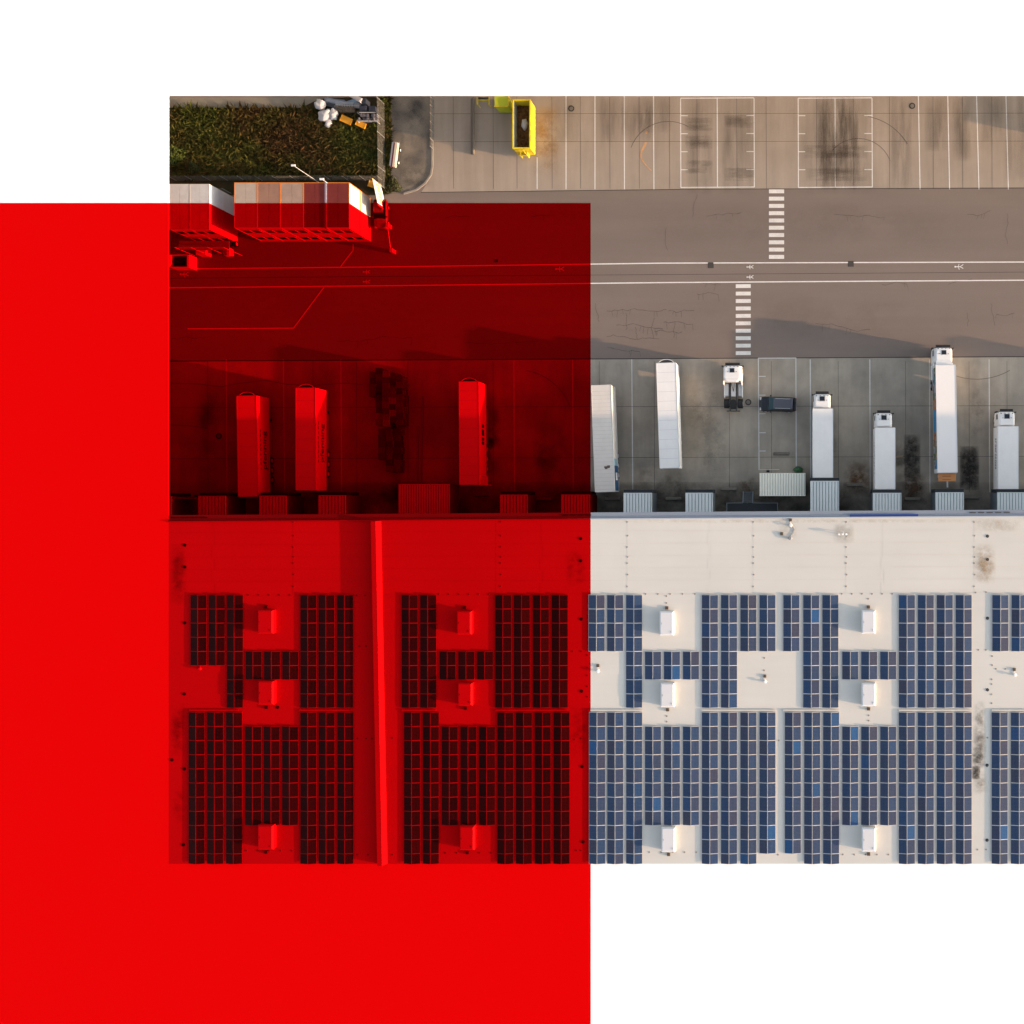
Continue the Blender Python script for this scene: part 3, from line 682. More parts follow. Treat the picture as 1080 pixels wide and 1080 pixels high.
# ------------------------------------------------------------------ dock shelters (corrugated boxes at the wall)
def corr_roof(mb, x0, x1, y0, y1, z, pitch=.4, dep=.07, mi=0, gm=1):
    n_ = max(2, round((x1-x0)/pitch)); p = (x1-x0)/n_
    for k in range(n_):
        a = x0+k*p
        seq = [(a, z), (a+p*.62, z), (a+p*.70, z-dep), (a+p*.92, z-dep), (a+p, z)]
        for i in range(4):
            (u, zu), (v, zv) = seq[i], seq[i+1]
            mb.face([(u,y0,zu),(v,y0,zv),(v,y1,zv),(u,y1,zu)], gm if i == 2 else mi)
def shelter(px0, px1, pyt, label, zn=None, h=4.5, dark=True, name='dock_shelter', pitch=.4, name_pyb=None):
    x0_, x1_ = PX(px0, h), PX(px1, h); yt = PY(pyt, h); yb_ = edge_y(px0)-.02-.0 ; yb_ = (edge_y(px0)-.24)
    cx = (x0_+x1_)/2; t = thing(name, label, 'dock shelter', (cx, yb_, 0), 0, 'corrugated dock shelters along the wall'); hx = (x1_-x0_)/2; D = yt-yb_
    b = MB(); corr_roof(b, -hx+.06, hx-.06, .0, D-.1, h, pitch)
    b.box(-hx, -hx+.06, 0, D, h-.2, h+.03, 0); b.box(hx-.06, hx, 0, D, h-.2, h+.03, 0); b.box(-hx+.06, hx-.06, D-.1, D, h-.2, h+.02, 0)
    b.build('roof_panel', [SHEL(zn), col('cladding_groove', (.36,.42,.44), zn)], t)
    for s in (-1, 1):
        b = MB(); b.box(min(s*(hx-.03), s*(hx-.09)), max(s*(hx-.03), s*(hx-.09)), 0, D-.03, 0.0, h-.2); b.build('side_wall', col('dark_cladding', (.16,.19,.22), zn), t)
    b = MB()
    if dark:
        b.box(-hx-.05, hx+.05, D+.0, D+.42, h-1.0, h-.35); b.box(-hx-.05, -hx+.5, D, D+.42, .9, h-1.0); b.box(hx-.5, hx+.05, D, D+.42, .9, h-1.0)
        b.build('dock_seal', material('seal_black', (.035,.042,.05), .8, .2, zone=zn, var=.15), t)
    b = MB(); b.box(-1.3, 1.3, D-.25, D-.2, 1.2, h-.5); b.build('dock_door', WHITE(zn), t)
    b = MB(); b.box(-hx+.1, hx-.1, .1, D-.05, 0, 1.15); b.build('dock_platform', col('dock_concrete', (.2,.19,.17), zn), t)
    for s in (-1.1, 1.1):
        b = MB(); b.box(s-.15,s+.15,D-.05,D+.2,.8,1.15); b.build('bumper', BLACK(zn), t)
    return t
rd = 'red'
shelter(178.2,180.5,523.5,'dock shelter cut by the left picture edge',rd); 
shelter(209.4,237.7,523,'red grey dock shelter left of first parked trailer',rd)
shelter(273.7,301.6,522.8,'dock shelter between the two lettered trailers, in red area',rd)
shelter(336,364.3,522.4,'dock shelter just right of second lettered trailer, in red area',rd)
shelter(527.5,556,521.7,'dock shelter right of the lone red area trailer',rd)
shelter(592,622,521.6,'dock shelter ending at the edge of red area',rd)
shelter(657.7,687.4,519.8,'grey dock shelter right of the dirty cream trailer')
shelter(723,751.6,519.7,'grey dock shelter below and right of clean white trailer')
shelter(854.7,884.9,507.2,'deep grey dock shelter behind the box truck beside container')
shelter(920.7,950.6,519.8,'grey dock shelter behind the second box truck from left')
shelter(986.8,1016.6,519.2,'grey dock shelter behind the long articulated truck')
shelter(1052,1082,519.2,'grey dock shelter behind the rightmost box truck')
shelter(420.5,473.8,510.5,'wide ribbed low canopy below the pallet pile, in red area',rd,h=3.6,dark=False,name='loading_canopy',pitch=.33)

# ------------------------------------------------------------------ trucks
def wheel_mesh(zn, r=.5, wd=.32):
    b = MB(); b.tube((-wd/2,0,0),(wd/2,0,0), r, 20, 0); b.tube((-wd/2-.01,0,0),(wd/2+.01,0,0), r*.55, 14, 1)
    return b.v, b.f, b.m
WC = {}
def add_wheel(t, x, y, zn, r=.5, wd=.34):
    key = (zn, r, wd)
    if key not in WC:
        b = MB(); b.v, b.f, b.m = wheel_mesh(zn, r, wd); o = b.build('wheel', [BLACK(zn), ALU(zn)]); WC[key] = o.data
    else: o = bpy.data.objects.new('wheel', WC[key]); C.objects.link(o)
    o.parent = t; o.location = (x, y, r); return o
def text_obj(s, size, m, parent, loc, rot, name='lettering', bold=False):
    cu = bpy.data.curves.new(name, 'FONT'); cu.body = s; cu.size = size; cu.extrude = .006; cu.align_x = 'CENTER'; cu.align_y = 'CENTER'; cu.resolution_u = 3
    if bold: cu.offset = .012
    tmp = bpy.data.objects.new('tmp', cu); C.objects.link(tmp); bpy.context.view_layer.update()
    me = bpy.data.meshes.new_from_object(tmp.evaluated_get(bpy.context.evaluated_depsgraph_get())); bpy.data.objects.remove(tmp)
    me.materials.clear(); me.materials.append(m)
    o = bpy.data.objects.new(name, me); C.objects.link(o); o.parent = parent; o.location = loc; o.rotation_euler = rot; return o
def trailer_parts(t, L_, zn, body_m, h=4.0, w_=2.55, ribs=9, cooler=True, y0=0.0, clean=True, trim=None, rounded=False):
    """body from y0-L_/2 to y0+L_/2"""
    hx = w_/2; ya, yf = y0-L_/2, y0+L_/2
    b = MB(); b.bbox(-hx, hx, ya, yf, 1.15, h, .035)
    for k in range(1, ribs+1):
        y = ya+L_*k/(ribs+1); b.box(-hx+.08, hx-.08, y-.025, y+.025, h-.02, h+.012, 1)
    b.build('cargo_body', [body_m, trim or GREY(zn)], t)
    b = MB()
    for s in (-1, 1): b.box(s*hx-.03, s*hx+.03, ya+.02, yf-.02, h-.07, h+.025); b.box(s*hx-.03, s*hx+.03, ya+.02, yf-.02, 1.1, 1.2)
    b.box(-hx+.03, hx-.03, ya-.02, ya+.05, h-.07, h+.02); b.box(-hx+.03, hx-.03, yf-.05, yf+.02, h-.07, h+.02)
    b.build('edge_trim', ALU(zn) if clean else body_m, t)
    b = MB(); b.box(-hx+.03, -.01, ya-.05, ya-.005, 1.2, h-.1); b.build('rear_door', body_m, t)
    b = MB(); b.box(.01, hx-.03, ya-.05, ya-.005, 1.2, h-.1); b.build('rear_door', body_m, t)
    b = MB()
    if cooler:
        n_ = 9; top = [(-.95+1.9*k/n_, yf+.03+.42*math.sin(math.pi*k/n_)**.7) for k in range(n_+1)]
        b.loft([[(x, y, 2.4) for x, y in top]+[(.95,yf+.01,2.4),(-.95,yf+.01,2.4)], [(x, y, h-.12) for x, y in top]+[(.95,yf+.01,h-.12),(-.95,yf+.01,h-.12)]])
        b.build('cooling_unit', DARK(zn), t, fixn=True)
        b = MB()
        for k in range(n_): p, q = top[k], top[k+1]; b.tube((p[0]*1.04,p[1]+.03,h-.10),(q[0]*1.04,q[1]+.03,h-.10),.035,5)
        b.build('cooling_unit_rim', WHITE(zn), t)
def chassis(t, ya, yf, zn, axles, r=.5, w_=2.5, skirt=True):
    b = MB(); b.box(-.55,-.4,ya,yf,.75,1.1); b.box(.4,.55,ya,yf,.75,1.1)
    for y in axles: b.tube((-1,y,r),(1,y,r),.08,8)
    for k in range(5): y = ya+(yf-ya)*(k+.5)/5; b.box(-.4,.4,y-.06,y+.06,.8,1.05)
    b.build('chassis', DARK(zn), t)
    for y in axles:
        for s in (-1, 1): add_wheel(t, s*(w_/2-.2), y, zn, r)
    b = MB(); b.box(-1.15,1.15,ya-.1,ya,.5,.68); b.build('rear_bumper', DARK(zn), t)
    for s in (-1,1):
        b = MB(); b.box(s*1.0-.15,s*1.0+.15,ya-.13,ya-.1,.7,.82); b.build('tail_light', col('lamp_red', (.35,.01,.01), zn, .3), t)
def semi_trailer(pxc0, py0, pxc1, py1, label, zn, body_m, **kw):
    """pxc0: roof centre at the front, pxc1 at the rear"""
    h = 4.0; A = Vector(W(pxc0, py0, h)); B = Vector(W(pxc1, py1, h)); L_ = (A-B).length; c = (A+B)/2
    rz = math.atan2(-(A-B).x, (A-B).y)
    t = thing('semi_trailer', label, 'trailer', (c.x, c.y, 0), rz, 'parked white semi trailers')
    trailer_parts(t, L_, zn, body_m, **kw)
    chassis(t, -L_/2+.2, L_/2-.4, zn, [-L_/2+2.2, -L_/2+3.5, -L_/2+4.8])
    b = MB()
    for s in (-1, 1): b.box(s*.9-.06, s*.9+.06, L_/2-2.9, L_/2-2.75, .05, 1.1); b.box(s*.9-.15, s*.9+.15, L_/2-3, L_/2-2.65, 0, .06)
    b.build('landing_leg', DARK(zn), t)
    for s in (-1, 1):
        b = MB(); b.box(s*1.2-.02, s*1.2+.02, -L_/2+5.6, L_/2-3.3, .55, .62); b.box(s*1.2-.02, s*1.2+.02, -L_/2+5.6, L_/2-3.3, .85, .92); b.box(s*1.2-.02, s*1.2+.02, -L_/2+5.6, -L_/2+5.68, .62, .85)
        b.box(s*1.2-.02, s*1.2+.02, L_/2-3.38, L_/2-3.3, .62, .85); b.build('side_guard', ALU(zn), t)
    return t, L_
TXT = material('letter_dark', (.05,.012,.02), .6, .2, zone='red', var=.05)
for (xf, yf_, xb, yb2, lab) in ((259.9,417.3,261.7,523.7,'lettered trailer at far left, rear tucked beside dock shelter'),(322.3,409,322.3,517,'lettered trailer standing further from dock, second from left')):
    t, L_ = semi_trailer(xf, yf_, xb, yb2, lab, 'red', WHITE('red'), ribs=7, trim=ALU('red'))
    ctr = L_/2-(474.5-417.3 if xf < 300 else 466.5-409)*.1235
    text_obj('pfenning', 1.15, TXT, t, (1.285, ctr, 2.25), (R(90), 0, R(90)), bold=True).scale = (1.32, 1, 1)
    b = MB()
    for k in range(9):
        y = ctr-2.6+.62*k; b.box(1.276,1.290,y,y+random.uniform(.3,.5),3.12,3.26)
    b.build('small_lettering', TXT, t)
    b = MB(); b.box(1.276,1.29,ctr-2.6,ctr-.2,1.48,1.56); b.build('web_address', col('letter_pale', (.4,.25,.25), 'red'), t)
t, L_ = semi_trailer(494.4, 402.4, 495, 511.2, 'lone trailer in the red area with five dark side blocks', 'red', WHITE('red'), ribs=10, trim=ALU('red'))
for yy in (448.5, 453.8, 457, 462.3, 466.7):
    b = MB(); c_ = L_/2-(yy-402.4)*.1235; b.box(1.276,1.292,c_-.21,c_+.21,2.0,2.85); b.build('side_marking', TXT, t)
b = MB(); b.bbox(1.30,2.1,-L_/2-.1,-L_/2+1.1,3.0,3.25,.03); b.box(1.28,1.34,-L_/2+.1,-L_/2+.2,1.2,3.1); b.build('open_side_flap', WHITE('red'), t)
b = MB(); b.box(1.30,2.05,-L_/2-.05,-L_/2+.02,1.2,3.0); b.build('open_rear_door', WHITE('red'), t)
t, L_ = semi_trailer(634, 406.2, 638, 518.6, 'dirty cream tarpaulin trailer with blue rear corner panel', None, CREAM(), ribs=0, cooler=False, clean=False)
b = MB(); 
for k in range(26): y = -L_/2+.3+k*(L_-.6)/26; b.box(-1.2,1.2,y,y+.02,3.99,4.01)
b.build('tarp_seam', col('tarp_line', (.48,.46,.43)), t)
b = MB(); b.box(1.277,1.292,-L_/2+.1,-L_/2+3.4,1.25,3.6); b.build('side_banner', col('banner_blue', (.012,.08,.20)), t)
b = MB(); b.box(1.293,1.30,-L_/2+1.5,-L_/2+2.5,1.9,2.9); b.build('banner_mark', WHITE(), t)
b = MB(); b.box(1.277,1.294,-L_/2+3.4,-L_/2+4.3,1.9,3.6); b.build('side_banner_light', col('banner_light_blue', (.25,.5,.62)), t)
b = MB()
for k in range(8): x = .0+random.uniform(0,.95); y = -L_/2+2.95+random.uniform(-.12,.25); b.box(x, x+.35, y, y+.22, 4.003+k*.001, 4.008+k*.001)
b.build('roof_patch', col('patch_brown', (.16,.12,.10), None, .9, .1, .3, 5), t)
semi_trailer(702.5, 382.7, 706.2, 493.6, 'clean white trailer standing alone with ribbed roof', None, WHITE(), ribs=10, trim=ALU())

semi_trailer(1228, 392, 1228, 500, 'unseen white trailer beyond the right picture edge, added to shade the road', None, WHITE(), ribs=10, trim=ALU())  # unseen trailer, added only to throw its shadow across the road
semi_trailer(1246, 118, 1246, 155, 'unseen short white trailer beyond the right picture edge, added to shade the upper lot', None, WHITE(), ribs=5, trim=ALU())  # unseen too, sized and placed for the shadow in the lot's right corner

def cab(t, yc, zn=None, w_=2.45, L_=2.1, h=3.55, fair=True, sleeper=True, hatch=(.55,.45)):
    """cab centred at y = yc, front towards +y"""
    hx = w_/2; yf, yr = yc+L_/2, yc-L_/2; m = WHITE(zn)
    def sec(z, ix, f_in, r_in, r=.28):
        x = hx-ix; a, c = yf-f_in, yr+r_in
        return [(-x+r*1.3,a,z),(x-r*1.3,a,z),(x-r*.3,a-r*.35,z),(x,a-r*1.4,z),(x,c+.1,z),(x-.1,c,z),(-x+.1,c,z),(-x,c+.1,z),(-x,a-r*1.4,z),(-x+r*.3,a-r*.35,z)]
    b = MB(); b.loft([sec(.75,.0,.05,.05), sec(1.3,0,0,0), sec(2.0,0,.04,0), sec(2.9,.07,.16,.02), sec(h-.18,.16,.28,.05), sec(h-.04,.22,.40,.12), sec(h,.34,.55,.22)])
    o = b.build('cab_body', m, t, fixn=True)
    b = MB(); b.face([(-hx+.3,yf-.02,1.95),(hx-.3,yf-.02,1.95),(hx-.38,yf-.17,2.85),(-hx+.38,yf-.17,2.85)]); b.box(-hx+.3,hx-.3,yf-.12,yf+.01,2.0,2.1)
    b.build('windscreen', GLASS(zn), t)
    for s in (-1, 1):
        b = MB(); x = s*(hx+.006); b.box(min(x, x-s*.05), max(x, x-s*.05), yc-.1, yf-.45, 2.0, 2.7); b.build('side_window', GLASS(zn), t)
        b = MB(); b.box(min(s*(hx+.05), s*(hx+.2)), max(s*(hx+.05), s*(hx+.2)), yf-.22, yf-.10, 1.9, 2.7); b.tube((s*(hx-.15),yf-.2,2.75),(s*(hx+.13),yf-.16,2.72),.035,6); b.build('wing_mirror', BLACK(zn), t)
    b = MB(); b.box(-hx+.3, hx-.3, yf-.12, yf+.22, 2.86, 2.94); b.build('sun_visor', BLACK(zn), t)
    b = MB(); b.box(-hx+.12, hx-.12, yf-.02, yf+.09, .45, 1.25); b.build('grille', DARK(zn), t)
    for s in (-1, 1):
        b = MB(); b.bbox(s*(hx-.32)-.17, s*(hx-.32)+.17, yf+.02, yf+.12, .62, .85, .03); b.build('headlight', col('lamp_glass', (.7,.7,.68), zn, .15, .6), t)
    b = MB(); b.box(-hatch[0]/2-.05, hatch[0]/2+.05, yc-.1, yc+hatch[1]+.05, h-.02, h+.035, 1); b.box(-hatch[0]/2, hatch[0]/2, yc-.05, yc+hatch[1], h+.035, h+.05, 0)
    b.build('roof_hatch', [GLASS(zn), GREY(zn)], t)
    b = MB()
    for s in (-1, 1): b.tube((s*.55,yc+.02,h-.01),(s*.55,yc+.02,h+.12),.05,8)
    for s in (-.75,-.25,.25,.75): b.box(s-.07,s+.07,yf-.43,yf-.33,h-.12,h-.04)
    b.build('marker_lamp', DARK(zn), t)
    if fair:
        b = MB()
        for s in (-1, 1): b.box(min(s*(hx-.02), s*(hx-.10)), max(s*(hx-.02), s*(hx-.10)), yr-.45, yr+.0, .9, h-.5)
        b.build('side_fairing', m, t)

def rigid(pxl, pxr, pyb0, pyb1, cab_top, cab_c, label, h=3.75, letters=False):
    A = W((pxl+pxr)/2, pyb0, h); B = W((pxl+pxr)/2, pyb1, h); L_ = A[1]-B[1]; wd = (pxr-pxl)*(H-h)/F
    t = thing('box_truck', label, 'truck', (A[0], (A[1]+B[1])/2, 0), 0, 'white box trucks at the docks')
    b = MB(); b.bbox(-wd/2, wd/2, -L_/2, L_/2, 1.05, h, .04); b.build('cargo_body', WHITE(), t)
    b = MB()
    for s in (-1, 1): b.box(s*wd/2-.025, s*wd/2+.025, -L_/2+.02, L_/2-.02, h-.08, h+.015); b.box(s*wd/2-.025, s*wd/2+.025, -L_/2+.02, L_/2-.02, 1.0, 1.1)
    b.build('edge_trim', ALU(), t)
    b = MB(); b.box(-wd/2+.05, wd/2-.05, -L_/2-.04, -L_/2-.003, 1.1, h-.15); b.build('rear_door', WHITE(), t)
    yc_top = W(0, cab_top, 3.3)[1]-t.location.y; yc_bot = L_/2+.12; cl = yc_top-yc_bot
    cx = W(cab_c, 430, 3.2)[0]-A[0]
    tc = bpy.data.objects.new('cab', None); C.objects.link(tc); tc.parent = t; tc.location = (cx, 0, 0)
    cab(tc, (yc_top+yc_bot)/2, None, 2.3, cl, 3.25, fair=False, hatch=(.62,.50))
    chassis(t, -L_/2+.1, yc_top-.3, None, [-L_/2+2.0, yc_top-1.1], .48, 2.35)
    b = MB()
    for s in (-1, 1): b.bbox(s*.95-.28, s*.95+.28, .2, 1.4, .45, .95, .08)
    b.build('fuel_tank', ALU(), t)
    if letters:
        b = MB(); y = letters[0]
        while y > letters[1]:
            q = random.uniform(.22,.36); z0 = letters[2]
            for (ya, yb3, za, zb) in random.choice((((0,.3,0,1),(.3,1,.8,1)),((0,.3,0,1),(.7,1,0,1),(.3,.7,.4,.6)),((0,1,0,.25),(0,1,.75,1),(0,.3,.25,.75)),((0,.3,0,1),(.7,1,0,1),(.3,.7,.8,1)))):
                b.box(-wd/2-.012, -wd/2-.003, y-q*yb3, y-q*ya, z0+letters[3]*za, z0+letters[3]*zb)
            y -= q+.12
        b.build('lettering', col('letter_grey', (.08,.09,.12)), t)
    return t
rigid(857.2,878.6,430.8,504.4,414.2,867.2,'white box truck beside the corrugated container')
rigid(922.8,944.2,450.9,516.2,434.2,932.3,'white box truck with small side lettering, right of wheel stop',letters=(2.2,-1.9,2.4,.4))
rigid(1052.6,1074.2,449.6,516,432.8,1062.0,'rightmost white box truck with large side lettering',letters=(2.6,-1.5,2.0,.75))

def tractor_chassis(t, zn, yc_cab, yr, r=.52):
    b = MB(); b.box(-.45,-.33,yr,yc_cab+.8,.8,1.08); b.box(.33,.45,yr,yc_cab+.8,.8,1.08); b.box(-.9,.9,yr,yr+.12,.75,1.0)
    for k in range(4): y = yr+.3+k*1.0; b.box(-.33,.33,y,y+.14,.85,1.04)
    b.build('chassis', DARK(zn), t)
    for y, s_ in ((yc_cab+.35,0),(yr+1.1,1)):
        for s in (-1, 1):
            if s_: add_wheel(t, s*.93, y, zn, r, .62)
            else: add_wheel(t, s*1.02, y, zn, r, .34)
    for s in (-1, 1):
        b = MB(); n_ = 8; pr = [(yr+1.1+.62*math.cos(math.pi*k/n_), r+.62*math.sin(math.pi*k/n_)) for k in range(n_+1)]
        for p, q in zip(pr, pr[1:]): b.face([(s*.93-.33,p[0],p[1]),(s*.93+.33,p[0],p[1]),(s*.93+.33,q[0],q[1]),(s*.93-.33,q[0],q[1])])
        b.build('mudguard', BLACK(zn), t)
        b = MB(); b.bbox(s*.92-.3, s*.92+.3, yr+2.05, yc_cab-1.25, .45, 1.0, .14, 0, 3); b.build('fuel_tank', ALU(zn), t)
        b = MB(); b.box(min(s*1.14,s*1.24), max(s*1.14,s*1.24), yr+1.9, yc_cab-1.1, .35, 1.15); b.build('side_skirt', WHITE(zn), t)
        b = MB(); b.box(s*.5-.09, s*.5+.09, yr-.1, yr+.05, .7, .95); b.build('rear_lamp', col('lamp_yellow', (.6,.4,.02), zn), t)
    b = MB(); n_ = 16
    plate = [(.48*math.cos(2*math.pi*k/n_), yr+1.1+.5*math.sin(2*math.pi*k/n_)) for k in range(n_)]
    b.loft([[(x, y, 1.12) for x, y in plate], [(x, y, 1.24) for x, y in plate]]); b.box(-.35,.35,yr+.35,yr+.7,1.1,1.18); b.build('fifth_wheel', BLACK(zn), t, fixn=True)
    b = MB(); b.box(-.3,.3,yr+2.0,yc_cab-1.15,1.08,1.12); b.build('catwalk', ALU(zn), t)
    b = MB()
    for k in range(3): 
        pts = [(-.2+.18*k,yc_cab-1.1,1.7),(-.25+.2*k,yc_cab-1.4,1.3),(-.1+.1*k,yc_cab-1.8,1.2),(0,yc_cab-2.3,1.25)]
        for p, q in zip(pts, pts[1:]): b.tube(p, q, .025, 5)
    b.build('air_hose', BLACK(zn), t)
x_, y_ = W(772.2, 392.3, 3.5); t = thing('tractor_unit', 'white tractor unit without trailer, parked by round manhole', 'truck', (x_, y_, 0))
cab(t, 0, None, 2.5, 2.15, 3.6); tractor_chassis(t, None, 0, W(0,434,1)[1]-y_)
# roof air deflector
b = MB(); b.loft([[(-.95,-1.05,3.3),(.95,-1.05,3.3),(.6,-1.35,3.35),(-.6,-1.35,3.35)],[(-.9,-.95,3.62),(.9,-.95,3.62),(.55,-1.25,3.60),(-.55,-1.25,3.60)]]); b.build('air_deflector', WHITE(), t, fixn=True)

# articulated truck: tractor and trailer travel together but uncouple
x_, y_ = W(995.6, 373.3, 3.7); t = thing('tractor_unit', 'white tractor unit coupled to the long graphic trailer', 'truck', (x_, y_, 0))
cab(t, 0, None, 2.5, 2.2, 3.7); tractor_chassis(t, None, 0, -4.9)
b = MB(); b.loft([[(-1.0,-1.0,3.4),(1.0,-1.0,3.4),(1.15,-1.5,3.4),(-1.15,-1.5,3.4)],[(-.95,-.8,3.72),(.95,-.8,3.72),(1.12,-1.45,3.85),(-1.12,-1.45,3.85)]]); b.build('air_deflector', WHITE(), t, fixn=True)
h = 4.05; A = Vector(W(997.4,384.9,h)); B = Vector(W(999.4,498.4,h)); L_ = (A-B).length; c = (A+B)/2
t = thing('graphic_trailer', 'long white trailer with colourful side pictures and orange tail lift', 'trailer', (c.x, c.y, 0), math.atan2(-(A-B).x, (A-B).y))
trailer_parts(t, L_, None, material('warm_white', (1.0,.98,.96), .5, .35, var=.03), h=h, w_=2.6, ribs=0, cooler=False)
chassis(t, -L_/2+.2, L_/2-3.2, None, [-L_/2+2.2,-L_/2+3.5,-L_/2+4.8])
rr = random.Random(5)
cols_ = [('pic_orange',(.50,.17,.05)),('pic_blue',(.04,.30,.55)),('pic_green',(.10,.16,.05)),('pic_brown',(.14,.08,.04)),('pic_tan',(.42,.28,.17)),('pic_grey',(.35,.38,.42)),('pic_dark',(.05,.05,.06)),('pic_teal',(.10,.22,.26))]
b = MB(); cm = [col(*c_) for c_ in cols_]; y = L_/2-.2; k = 0
seq = [(1.1,[5,2]),(1.1,[5,7]),(1.0,[0,5]),(.9,[2,5]),(1.4,[0,0]),(2.9,[1,1]),(1.0,[0,4]),(.9,[3,4]),(.9,[5,2]),(.9,[2,4]),(1.2,[5,1])]
for ln, (c1, c2) in seq:
    zc = 2.5+rr.uniform(-.5,.3); b.box(-1.316,-1.304,y-ln,y,1.25,zc,c1); b.box(-1.316,-1.304,y-ln,y,zc,3.85,c2)
    for q in range(3): yy = y-rr.uniform(.1, ln-.3); zz = rr.uniform(1.4,3.2); b.box(-1.322-.001*q,-1.317,yy-.35,yy,zz,zz+.5,rr.choice((5,6,4,3)) if ln < 2 else 1)
    y -= ln
b.build('side_picture', cm, t)
b = MB()
for k in range(8): yy = .35-.33*k; b.box(-1.330,-1.324,yy-.22,yy,2.3,2.75)
b.build('side_lettering', col('letter_navy', (.02,.12,.3)), t)
b = MB(); b.bbox(-1.15,1.15,-L_/2-1.12,-L_/2-.08,3.5,3.6,.03); b.build('tail_lift', col('lift_orange', (.62,.27,.10), None, .6, .3, .1, 1.2, .08), t)
b = MB(); 
for q in range(2): b.box(-.62,.5,-L_/2-.5-.45*q,-L_/2-.42-.45*q,3.602,3.606)
b.build('lift_marking', col('lift_mark', (.25,.10,.04)), t)
b = MB(); b.tube((-.75,-L_/2-.1,1.0),(-.95,-L_/2-.9,3.5),.05,6); b.tube((.75,-L_/2-.1,1.0),(.95,-L_/2-.9,3.5),.05,6); b.box(.35,.55,-L_/2-1.9,-L_/2-.2,.9,1.0); b.box(-.9,-.3,-L_/2-.55,-L_/2-.2,1.0,1.3); b.build('lift_arm', ALU(), t)
# roller floor between trailer and dock
# ------------------------------------------------------------------ cars
def car(cx, cy, rz, label, paint, L_=4.8, wd=1.95, h=1.75, zn=None, name='parked_car', estate=True, roofm=None):
    t = thing(name, label, 'car', (*W(cx, cy, .8), 0), rz)       # front towards +y
    f = L_/2; hx = wd/2
    def ring(y, w1, zt, zb=.32):
        return [(-w1*.94,y,zb),(w1*.94,y,zb),(w1,y,zb+.25),(w1*.985,y,zt-.18),(w1*.90,y,zt-.03),(w1*.45,y,zt+.02),(-w1*.45,y,zt+.02),(-w1*.90,y,zt-.03),(-w1*.985,y,zt-.18),(-w1,y,zb+.25)]
    b = MB(); b.loft([ring(f,hx*.66,.72,.42),ring(f-.10,hx*.84,.86,.36),ring(f-.35,hx*.95,.95),ring(f-.9,hx,1.02),ring(f-1.35,hx,1.08),ring(0,hx,1.10),ring(-f+.9,hx,1.12),ring(-f+.3,hx*.96,1.12),ring(-f+.08,hx*.88,1.05,.36),ring(-f,hx*.78,.95,.42)])
    b.build('body', paint, t, smooth=False, fixn=True)
    wsb, wst, rrt, rrb = f-1.25, f-2.0, -f+.55, -f+.18
    def g(y, w1, z): return [(-w1,y,z),(-w1*.5,y,z+.03),(w1*.5,y,z+.03),(w1,y,z)]
    xb, xt = hx*.90, hx*.70; zt = h
    b = MB(); b.face([(-xb,wsb,1.06),(xb,wsb,1.06),(xt,wst,zt-.03),(-xt,wst,zt-.03)]); b.build('windscreen', material('screen_glass', (.015,.07,.10) if zn is None else (.02,.02,.02), .35, .15, zone=zn, var=.1), t)
    b = MB(); b.face([(xb,rrb,1.10),(-xb,rrb,1.10),(-xt,rrt,zt-.03),(xt,rrt,zt-.03)]); b.build('rear_window', GLASS(zn), t)
    for s in (-1, 1):
        q = [(s*xb,wsb,1.08),(s*xt,wst,zt-.03),(s*xt,rrt,zt-.03),(s*xb,rrb,1.10)]; b = MB(); b.face(q if s < 0 else q[::-1]); b.build('side_window', GLASS(zn), t)
    b = MB()
    for y0_, y1_, z0_, z1_ in ((wst+.06, rrt-.06, zt-.05, zt),): b.loft([[(-xt-.03,y0_,z0_),(xt+.03,y0_,z0_),(xt+.03,y1_,z0_),(-xt-.03,y1_,z0_)],[(-xt+.06,y0_-.1,z1_),(xt-.06,y0_-.1,z1_),(xt-.06,y1_+.08,z1_),(-xt+.06,y1_+.08,z1_)]])
    b.build('roof_panel', roofm or paint, t, fixn=True)
    b = MB()
    for s in (-1, 1): b.tube((s*(xt-.06),wst-.15,zt+.05),(s*(xt-.06),rrt+.25,zt+.05),.022,6)
    b.build('roof_rail', ALU(zn), t)
    for s in (-1, 1):
        for y in (f-.85, -f+.95): add_wheel(t, s*(hx-.12), y, zn, .36, .24)
        b = MB(); b.bbox(s*(hx+.10)-.09, s*(hx+.10)+.09, wsb-.35, wsb-.18, .98, 1.12, .03); b.build('wing_mirror', paint, t)
        b = MB(); b.bbox(s*hx*.68-.18, s*hx*.68+.18, f-.30, f-.06, .74, .90, .03); b.build('headlight', col('lamp_glass', (.7,.7,.68), zn, .15, .6), t)
        b = MB(); b.bbox(s*hx*.74-.12, s*hx*.74+.12, -f-.01, -f+.14, .80, 1.02, .03); b.build('tail_light', col('lamp_red', (.35,.01,.01), zn, .3), t)
    b = MB(); b.box(-.5,.5,f-.03,f+.01,.5,.68); b.build('grille', BLACK(zn), t)
    return t
car(820.3, 426.3, R(88.5), 'black estate car parked across the marked bay beside tractor unit', material('car_black', (.012,.016,.024), .25, .6, coat=1, var=.05), 4.95, 1.98, 1.72, roofm=material('car_roof_grey', (.10,.105,.13), .3, .5, var=.05))
car(401.5, 226, R(180), 'small car behind the stacked cabins, seen in red', material('car_light', (.30,.28,.27), .4, .4, zone='red', var=.15, scale=2), 3.9, 1.75, 1.6, zn='red')

